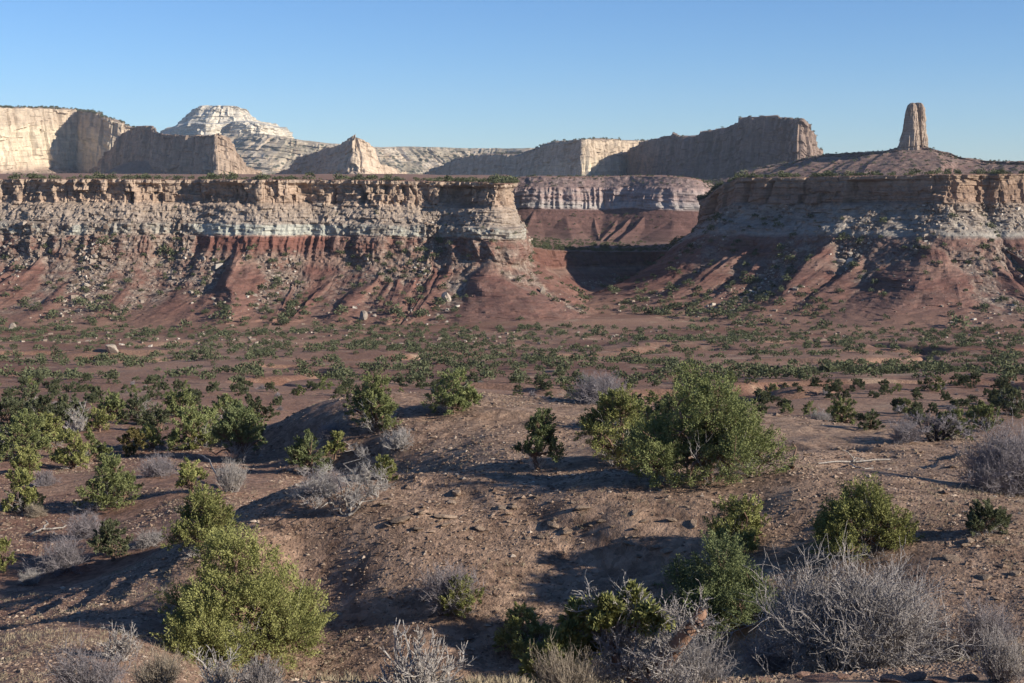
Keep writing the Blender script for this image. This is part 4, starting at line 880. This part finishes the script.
def log_(name, label, pts, r0, r1_, mat, seed, cat="log", extra=()):
    rng = np.random.default_rng(seed); A_, B_, a1, a2 = [], [], [], []
    base = np.array(surf(*pts[0][:3])); 
    for line, ra, rb2 in ((pts, r0, r1_),) + tuple(extra):
        q = []
        for p in line:
            x, y, z = surf(*p[:3]); q.append((x - base[0], y - base[1], z - base[2] + (p[3] if len(p) > 3 else 0.06)))
        q = np.array(q); t = np.linspace(0, len(q) - 1, 12); q = np.stack([np.interp(t, range(len(q)), q[:, k]) for k in range(3)], -1)
        q[1:-1] += np.cumsum(rng.normal(0, 0.022 + ra * 0.2, (10, 3)), 0) * np.array([1, 1, 0.6]); rr_ = np.linspace(ra, rb2, 12)
        A_.append(q[:-1]); B_.append(q[1:]); a1.append(rr_[:-1]); a2.append(rr_[1:])
    V, Fc = segs_mesh(np.concatenate(A_), np.concatenate(B_), np.concatenate(a1), np.concatenate(a2), 8)
    o = obj(name, mesh(name, V, Fc, mat, smooth=True), None, tuple(base)); tag(o, label, cat)
log_("fallen_tree", "silver fallen tree with splayed roots lying on the right ridge crest", [(818, 465, 50), (835, 464, 50), (852, 464, 50), (862, 464, 50), (890, 461, 51)], 0.025, 0.035, WOOD, 1, "log",
     extra=(([(852, 464, 50), (848, 464, 50, .35), (842, 464, 50, .55)], 0.035, 0.015), ([(852, 464, 50), (858, 464, 50, .3), (864, 463, 50, .2)], 0.03, 0.012), ([(850, 466, 49.5), (862, 469, 48.5), (872, 468, 48.5)], 0.03, 0.012)))
log_("log", "short dark log lying alone on the lit flat of the back ridge", [(638, 414, 73, .12), (648, 414, 73, .14), (658, 415, 73, .12)], 0.14, 0.10, BARK, 2)
log_("fallen_branch", "pale branch leaning down between the leaning juniper and the whitish shrub", [(199, 466, 70, .6), (208, 472, 68, .7), (214, 480, 65, .4), (222, 489, 62, .1)], 0.03, 0.045, WOOD, 3, "branch")
log_("log", "pale log on red soil near the left edge below the bright juniper", [(30, 537, 53), (42, 533, 54, .15), (52, 531, 54, .1), (66, 527, 55)], 0.04, 0.03, WOOD, 4, extra=(([(42, 533, 54, .1), (46, 528, 55, .3)], 0.05, 0.02),))
log_("dead_snag", "thin blackened snag standing beside the largest ridge juniper", [(792, 470, 49), (793, 466, 49, .3), (795, 466, 49, .6), (793, 466, 49, .85)], 0.05, 0.015, BARK, 6, "snag", extra=(([(787, 470, 49), (792, 470, 49, .05)], .03, .03),))
log_("log", "grey log in the gully left of the largest ridge juniper", [(640, 473, 53), (650, 468, 54, .2), (656, 462, 55, .3)], 0.05, 0.03, WOOD, 7)

# ------------------------------------------------------------------ rocks
def rock_mesh(seed, flat=0.6, sub=2, rough=0.3, mat=None, name="rock"):
    import bmesh
    bm = bmesh.new(); bmesh.ops.create_icosphere(bm, subdivisions=sub, radius=1.0)
    rng = np.random.default_rng(seed)
    pl = [(Vector(unit(rng.normal(0, 1, 3))), rng.uniform(0.42, 0.78)) for _ in range(13)]
    for v in bm.verts:
        for nrm, dd in pl:
            q = v.co.dot(nrm)
            if q > dd: v.co -= nrm * (q - dd)
        v.co *= 1 + rng.uniform(-0.04, 0.04)
        v.co.z *= flat; v.co.x *= 1.15
    m = bpy.data.meshes.new(name); bm.to_mesh(m); bm.free(); m.materials.append(mat); return m
def stone_mat(name, a, b, sc=3.0, bd=0.08):
    M = NM(name); oi = M.n("ShaderNodeObjectInfo").outputs["Random"]; n = M.noise(M.co, sc, 6, 0.7)
    c = M.mixc(M.ramp(n, [(0.3, 0), (0.7, 1)]), a, b); c = M.mixc(1.0, c, M.ramp(oi, [(0, 0.75), (1, 1.25)]), 'MULTIPLY')
    M.diffuse(c, M.bump(n, bd, 1.0)); return M.m
SLAB = stone_mat("red_slab", (0.22, 0.12, 0.085), (0.38, 0.235, 0.17))
STONE = stone_mat("brown_stone", (0.20, 0.14, 0.10), (0.38, 0.28, 0.20))
BOULD = stone_mat("grey_boulder", (0.24, 0.19, 0.15), (0.42, 0.35, 0.28), 1.5, 0.3)
for i, (px, py, d, w_, h_, rz, lab) in enumerate([(768, 683, 13.6, 13, 5, .3, "small red slab left of the rocks along the bottom edge"), (803, 678, 14, 12, 7, .5, "pointed red rock on the bottom edge"), (822, 682, 13.7, 24, 7, -.2, "long flat red slab on the bottom edge"), (843, 679, 14, 14, 6, .9, "tilted slab behind the long flat red slab"),
      (893, 684, 13.6, 20, 9, -.5, "wedge shaped tan rock right of the long slab on the bottom edge"), (912, 681, 14, 17, 8, .4, "blocky tan rock beside the wedge shaped one"), (945, 683, 13.8, 22, 5, .1, "thin dark red slab on the bottom edge"), (967, 681, 14, 18, 8, 1.0, "squarish pale rock nearest the lower right shrub"), (876, 683, 13.8, 9, 4, 2.0, "little stone between the slabs on the bottom edge")]):
    x, y, z = surf(px, min(py, 682), d); m = y / F
    o = obj("rock", rock_mesh(500 + i, 0.45, 2, mat=SLAB), None, (x, y, z + h_ * m * 0.25)); o.scale = (w_ * m, w_ * m * 0.8, h_ * m * 1.6); o.rotation_euler = (0.15 * math.sin(i), 0.2 * math.cos(i * 2), rz)
    tag(o, lab, "rock", "rocks along the bottom edge")
srocks = [rock_mesh(600 + k, 0.55, 2, mat=STONE, name="slope_rock") for k in range(5)]
rr = random.Random(12)
spots = []
for k in range(90):                                   # larger stones lie along the ledges of the front slope and in the gullies
    b = rr.random()
    if b < 0.5: px = rr.uniform(380, 700); py = 505 + (px - 380) * 0.12 + rr.gauss(0, 14); dg = 41
    elif b < 0.7: px = rr.uniform(780, 960); py = rr.gauss(458, 6); dg = 54
    elif b < 0.85: px = rr.uniform(300, 1000); py = rr.uniform(490, 640); dg = 38
    else: px = rr.uniform(940, 1024); py = rr.uniform(500, 640); dg = 30
    x, y, z = hit(px, py, dg * 0.7, dg * 1.6); s_ = rr.uniform(0.07, 0.18) * (1.4 if rr.random() < 0.1 else 1)
    o = obj("rock", srocks[k % 5], None, (x, y, z + s_ * 0.15)); o.scale = (s_ * rr.uniform(1, 1.7), s_, s_ * rr.uniform(0.5, 1)); o.rotation_euler = (rr.uniform(-.3, .3), rr.uniform(-.3, .3), rr.uniform(0, 6))
    wh_ = "along the shaded scarp of the front slope" if b < 0.5 else "in the gully behind the fallen silver tree" if b < 0.7 else "scattered over the open gravel slope" if b < 0.85 else "on the gravel near the lower right edge"
    tag(o, "brown loose rock " + wh_, "rock", "loose rocks " + wh_)

OCT = np.array([[1, 0, 0], [-1, 0, 0], [0, 1, 0], [0, -1, 0], [0, 0, 1], [0, 0, -1]], float)
OF = np.array([[0, 2, 4], [2, 1, 4], [1, 3, 4], [3, 0, 4], [2, 0, 5], [1, 2, 5], [3, 1, 5], [0, 3, 5]])
BX = np.array([[x, y, z] for x in (-1, 1) for y in (-1, 1) for z in (-1, 1)], float)
BF = np.array([[0, 1, 3], [0, 3, 2], [4, 6, 7], [4, 7, 5], [0, 4, 5], [0, 5, 1], [2, 3, 7], [2, 7, 6], [0, 2, 6], [0, 6, 4], [1, 5, 7], [1, 7, 3]])
def scatter_mesh(name, Pn, size, base, faces, rng, mat, flat=0.6, jit=0.35, tint=None):
    n_ = len(Pn); k = len(base)
    a = rng.uniform(0, 2 * math.pi, n_); ca, sa = np.cos(a), np.sin(a)
    b = base[None] * (1 + rng.uniform(-jit, jit, (n_, k, 3))) * np.stack([rng.uniform(0.7, 1.5, n_), np.ones(n_), np.full(n_, flat)], -1)[:, None]
    b = b + 0.25 * b[:, :, ::-1] * rng.uniform(-1, 1, (n_, 1, 3))
    X = b[..., 0] * ca[:, None] - b[..., 1] * sa[:, None]; Y = b[..., 0] * sa[:, None] + b[..., 1] * ca[:, None]
    V = np.stack([X, Y, b[..., 2]], -1) * size[:, None, None] + Pn[:, None]
    Fc = (faces[None] + (np.arange(n_) * k)[:, None, None]).reshape(-1, 3)
    t = np.repeat(rng.uniform(0, 1, n_) if tint is None else tint, len(faces))
    return mesh(name, V.reshape(-1, 3), Fc, mat, {"tint": t})
def tint_mat(name, stops):
    M = NM(name); c = M.ramp(M.attr("tint"), stops); M.diffuse(c, None); return M.m
GRAV = tint_mat("gravel_stone", [(0, (0.11, 0.07, 0.052)), (0.5, (0.22, 0.15, 0.105)), (0.93, (0.34, 0.245, 0.175)), (1.0, (0.48, 0.38, 0.29))])
rng = np.random.default_rng(9)
n_ = 90000
dd = np.exp(rng.uniform(math.log(10), math.log(82), n_ * 2)); pp = rng.uniform(-30, 1060, n_ * 2)
xx = (pp - 512) / F * dd * 1.02
cl_ = 1.5 * fbm2(xx / 4, dd / 4, 3, 70) + 0.25 * rng.uniform(-1, 1, n_ * 2)
ok = (cl_ > -0.1); xx = xx[ok][:n_]; dd = dd[ok][:n_]
sz = np.clip(rng.lognormal(math.log(0.024), 0.45, len(xx)), 0.01, 0.14) * (0.30 + dd / 38)
zz = ground_z(xx, dd)
o = obj("gravel", scatter_mesh("gravel", np.stack([xx, dd, zz + sz * 0.1], -1), sz, OCT, OF, rng, GRAV, 0.5)); tag(o, "loose brown and tan gravel strewn over the near ridges", "gravel", kind="stuff")

# boulders on the talus: positions come from the cliff sheets
def pick(Dd, n, wt, rng, band, pxr=(-60, 1090)):
    X, Y, Z = Dd["X"], Dd["Y"], Dd["Z"]; px, py = pix(X, Y, Z)
    wgt = wt(Dd, px, py) * (px > pxr[0]) * (px < pxr[1]) * (Dd["D"] > band[0]) * (Dd["D"] < band[1])
    # only where the surface faces the viewer
    nx = np.gradient(Z, axis=1); wv = wgt.ravel().astype(float); wv = np.maximum(wv, 0)
    k = rng.choice(wv.size, n, p=wv / wv.sum())
    return np.stack([X.ravel()[k], Y.ravel()[k], Z.ravel()[k]], -1)
rubw = lambda Dd, px, py: (Dd["rub"] ** 1.5 + 0.012) * sst(-0.25, 0.45, fbm2(Dd["S"] / 11, Dd["D"] / 30, 2, 97))
RUB = tint_mat("rubble_stone", [(0, (0.14, 0.095, 0.07)), (0.4, (0.23, 0.175, 0.135)), (0.85, (0.36, 0.295, 0.235)), (1.0, (0.54, 0.48, 0.40))])
rng = np.random.default_rng(21)
pts = np.concatenate([pick(LD, 5000, rubw, rng, (9, 49)), pick(RD, 7500, rubw, rng, (11, 50)), pick(MD, 300, rubw, rng, (8, 16))])
szr = np.clip(rng.lognormal(math.log(0.30), 0.5, len(pts)), 0.14, 1.3)
fx = rng.uniform(-0.42, 0.38, 400) ; fd = rng.uniform(360, 440, 400)
fp = np.stack([fx * fd, fd, ground_z(fx * fd, fd)], -1); pts = np.r_[pts, fp]; szr = np.r_[szr, rng.uniform(0.2, 0.6, 400)]
o = obj("rubble", scatter_mesh("rubble", pts + np.array([0, 0, 0.1]), szr, BX * 0.8, BF, rng, RUB, 0.75, 0.3)); tag(o, "grey and tan broken rock strewn down the foot slopes of both mesas", "rubble", kind="stuff")
bm_ = [rock_mesh(700 + k, 0.75, 2, mat=BOULD, name="boulder") for k in range(6)]
bp = np.concatenate([pick(LD, 120, rubw, rng, (22, 48)), pick(RD, 110, rubw, rng, (18, 49))])
where = ["below the left mesa"] * 120 + ["below the right mesa"] * 110
for k, (p, wh_) in enumerate(zip(bp, where)):
    s_ = float(np.clip(rng.lognormal(math.log(0.95), 0.35), 0.6, 2.4))
    o = obj("boulder", bm_[k % 6], None, tuple(p + np.array([0, -0.2, s_ * 0.1]))); o.scale = (s_ * rng.uniform(.8, 1.3), s_, s_ * rng.uniform(.7, 1.1)); o.rotation_euler = (rng.uniform(-.5, .5), rng.uniform(-.5, .5), rng.uniform(0, 6))
    hi_ = "high in the broken slope " if p[2] > -32 else "low in the broken slope "
    tag(o, "pale boulder lodged " + hi_ + wh_, "boulder", "pale boulders " + hi_ + wh_)
for px, py, s_, lab in ((114, 352, 2.0, "biggest pale boulder lying on the flat below the left mesa"), (447, 300, 2.6, "large rounded grey boulder on the slope below the right half of the left mesa"), (14, 330, 2.2, "large tilted block at the left edge below the mesa"), (542, 292, 1.8, "leaning pale block caught between the last red spurs of the left mesa"), (363, 318, 2.4, "white boulder left of the dark rounded block below the left mesa")):
    x, y, z = hit(px, py, 330, 520) if py > 325 else (0, 0, 0)
    if py <= 325:
        qx, qy = pix(LD["X"], LD["Y"], LD["Z"]); k = np.argmin((qx - px) ** 2 + (qy - py) ** 2 + 0.0); x, y, z = LD["X"].flat[k], LD["Y"].flat[k], LD["Z"].flat[k]
    o = obj("boulder", bm_[int(px) % 6], None, (float(x), float(y) - 1, float(z) + s_ * 0.2)); o.scale = (s_, s_ * 0.8, s_ * 1.1); o.rotation_euler = (0.5, 0.9, px); tag(o, lab, "boulder")

# ------------------------------------------------------------------ small junipers of the valley
rng = np.random.default_rng(33)
fars = []
for k in range(6):
    cr, tr = juniper_meshes(2000 + k, 3.0, [2.0, 2.3, 2.6, 1.8, 2.2, 2.9][k], 5200, 0.15, 0.045, (LEAF_F if k != 2 else LEAF_G, BARK), lobes=4 + k % 3, clump=0.22, sparse=[0, .2, .35, 0, .3, .1][k])
    fars.append(cr); bpy.data.meshes.remove(tr)
fars.append(shrub_mesh(2100, 2.6, 1.5, 40, (6, 4), 3, 0.035, TWIG_L, name="far_scrub", wig=0.25))
N0 = 7000
d_ = np.sqrt(rng.uniform(118 ** 2, 455 ** 2, N0)); u_ = rng.uniform(-0.385, 0.385, N0); x_ = u_ * d_
dens = 0.50 + 0.08 * sst(250, 380, d_) + 0.45 * fbm2(x_ / 55, d_ / 75, 3, 90) + 0.35 * fbm2(x_ / 14, d_ / 18, 2, 92)
dens = np.where((d_ < 150) & (u_ > -0.15) & (u_ < 0.12), dens * 0.5, dens)
keep = dens > rng.uniform(0.15, 1.15, N0); x_, d_ = x_[keep], d_[keep]
z_ = ground_z(x_, d_); px_, py_ = pix(x_, d_, z_)
o_ = np.argsort(d_); x_, d_, z_, px_ = x_[o_], d_[o_], z_[o_], px_[o_]
NIND = 250
print("valley trees", len(x_))
for k in range(min(NIND, len(x_))):
    j = int(rng.integers(0, 7)); s_ = float(rng.uniform(0.30, 0.68)) * (0.8 if j == 6 else 1)
    side = ("on the nearer valley floor " if d_[k] < 175 else "on the farther valley floor ") + ("under the far left red spurs" if px_[k] < 160 else "under the tall red cone" if px_[k] < 330 else "under the left mesa's right half" if px_[k] < 520 else "below the gap between mesas" if px_[k] < 690 else "under the right mesa's nose" if px_[k] < 850 else "under the right mesa's spurs")
    nm = "far_shrub" if j == 6 else "valley_juniper"
    o = obj(nm, fars[j], None, (float(x_[k]), float(d_[k]), float(z_[k]))); o.scale = (s_ * rng.uniform(.85, 1.25), s_, s_ * rng.uniform(.75, 1.1)); o.rotation_euler = (0, 0, rng.uniform(0, 6.28))
    if j == 6: tag(o, "small grey leafless shrub " + side, "shrub", "grey shrubs " + side)
    else: tag(o, "small round juniper " + side, "juniper", "small junipers " + side)
# the rest: far and tiny ones on the floor, talus, rims, bench and hill as one mass
tw = lambda Dd, px, py: (1 + 1.2 * (Dd["D"] > 43)) * (0.35 + 0.6 * Dd["rub"] + 0.7 * sst(0.0, 0.4, fbm2(Dd["X"] / 18, Dd["D"] / 9, 2, 95)))
L_ = [np.stack([x_[NIND:], d_[NIND:], z_[NIND:]], -1), pick(LD, 2000, tw, rng, (21, 51.2)), pick(RD, 2000, tw, rng, (16, 51.8)), pick(PD, 260, tw, rng, (0, 8)), pick(PD, 500, lambda Dd, px, py: 0 * px + 1, rng, (26, 51)), pick(LD, 60, tw, rng, (10, 22))]
sizes = [rng.uniform(0.38, 0.98, len(L_[0])), rng.lognormal(-0.18, 0.4, 2000), rng.lognormal(-0.18, 0.4, 2000), rng.uniform(0.3, 0.8, 260), rng.uniform(0.4, 0.9, 500), rng.uniform(0.3, 0.6, 60)]
def capscat(Dd, n, lim, s0, s1, lo=0):
    Xc, Yc, Zc = Dd["cap"]; i = Xc.shape[0] - 1 - rng.integers(0, 1, n)
    px, py = pix(Xc[-1], Yc[-1], Zc[-1]); cols = np.where((px > -60) & (px < 1090))[0]
    c_ = rng.choice(cols, n); t = rng.uniform(0, 1, n) ** 2 * (lim - lo) + lo
    dist = np.hypot(Xc[-1, c_], Yc[-1, c_]); rows_l = np.hypot(Xc[:, c_] - Xc[-1, c_], Yc[:, c_] - Yc[-1, c_])
    zz = np.array([np.interp(t[q], rows_l[::-1, q], Zc[::-1, c_[q]]) for q in range(n)])
    f = 1 + t / dist
    L_.append(np.stack([Xc[-1, c_] * f, Yc[-1, c_] * f, zz - 0.05], -1)); sizes.append(rng.uniform(s0, s1, n))
capscat(LD, 600, 260, 0.6, 1.4, 1); capscat(RD, 350, 110, 0.6, 1.3, 1); capscat(LD, 170, 12, 0.7, 1.7, 0.5); capscat(RD, 110, 12, 0.7, 1.6, 0.5); capscat(MD, 1100, 470, 0.35, 0.95, 2); capscat(C1, 420, 60, 1.0, 2.0); capscat(PD, 200, 60, 0.5, 1.1); capscat(C8, 200, 40, .5, 1.0); capscat(C6, 150, 60, 1., 2.); capscat(C7, 80, 30, .8, 1.6)
L_.append(pick(C8, 1100, lambda Dd, px, py: 0 * px + 1, rng, (0, 30))); sizes.append(rng.uniform(0.5, 1.2, 1100))
L_.append(pick(C1, 500, lambda Dd, px, py: 0 * px + 1, rng, (112, 140))); sizes.append(rng.uniform(0.7, 1.5, 500))
L_.append(pick(C7, 900, lambda Dd, px, py: 0 * px + 1, rng, (80, 112))); sizes.append(rng.uniform(0.6, 1.3, 900))
L_.append(pick(C5, 1500, lambda Dd, px, py: 0 * px + 1, rng, (0, 90))); sizes.append(rng.uniform(1.0, 2.2, 1500))
TPn = np.concatenate(L_); TS = np.concatenate(sizes); nT = len(TPn); print("mass", nT)
K_ = 100
cd = unit(rng.normal(0, 1, (nT, K_, 3))); cd[..., 2] = np.abs(cd[..., 2]) * 0.9
lob = rng.normal(0, 0.28, (nT, 4, 3)); li = rng.integers(0, 4, (nT, K_))
cen = np.take_along_axis(lob, li[..., None].repeat(3, -1), 1); cen[..., 2] = np.abs(cen[..., 2]) * 0.8
pos = (cen * 1.15 + cd * rng.uniform(0.35, 0.75, (nT, K_, 1)) + np.array([0, 0, 0.12])) * TS[:, None, None] * np.array([1.3, 1.3, 1.4]) + TPn[:, None]
pos = pos.reshape(-1, 3); dirs = unit(cd.reshape(-1, 3) + rng.normal(0, 0.5, (nT * K_, 3))); sz_ = np.repeat(TS, K_)
V, Fc = quads_for(pos, dirs, 0.42 * sz_, 0.19 * sz_, rng)
o = obj("scrub", mesh("scrub", V, Fc, LEAF_F, {"tint": np.clip(np.repeat(rng.uniform(0, 0.7, nT), K_) + rng.uniform(0, .3, nT * K_), 0, 1)})); tag(o, "distant dark green scrub dotting the slopes, rims and far mesas", "scrub", kind="stuff")
# dry grass and low scrub on the near ground
n_ = 26000
dd = np.exp(rng.uniform(math.log(13), math.log(150), n_)); pp = rng.uniform(-20, 1050, n_); xx = (pp - 512) / F * dd * 1.02
ok = fbm2(xx / 3, dd / 3, 2, 71) + 0.15 * (pp < 350) > 0.18; xx, dd = xx[ok], dd[ok]
Pn = np.repeat(np.stack([xx, dd, ground_z(xx, dd)], -1), 9, 0) + rng.normal(0, 0.035, (len(xx) * 9, 3)) * np.array([1, 1, 0])
dv = unit(rng.normal(0, 0.6, Pn.shape) + np.array([0, 0, 1.0]))
V, Fc = quads_for(Pn, dv, rng.uniform(0.05, 0.16, len(Pn)), np.full(len(Pn), 0.004), rng)
GR = tint_mat("dry_grass_blade", [(0, (0.20, 0.16, 0.10)), (1, (0.38, 0.32, 0.22))])
o = obj("dry_grass", mesh("dry_grass", V, Fc, GR, {"tint": rng.uniform(0, 1, len(Fc))})); tag(o, "short dry grass tufts between the stones", "grass", kind="stuff")
# air
bpy_v = [(-9000, -200, -60), (9000, -200, -60), (9000, 9000, -60), (-9000, 9000, -60)]
V = np.array([(x, y, z) for z in (-62.0, 330.0) for (x, y) in ((-3500, -120), (3500, -120), (3500, 6500), (-3500, 6500))])
M = NM("haze_air"); pv = M.n("ShaderNodeVolumePrincipled"); pv.inputs["Color"].default_value = (0.75, 0.85, 1.0, 1); pv.inputs["Density"].default_value = 3.5e-5; pv.inputs["Anisotropy"].default_value = 0.0
M.l(pv.outputs[0], M.out.inputs[1])
o = obj("haze", mesh("haze", V, [[0, 3, 2, 1], [4, 5, 6, 7], [0, 1, 5, 4], [1, 2, 6, 5], [2, 3, 7, 6], [3, 0, 4, 7]], M.m)); tag(o, "thin pale haze filling the air over the canyon", "haze", kind="stuff")
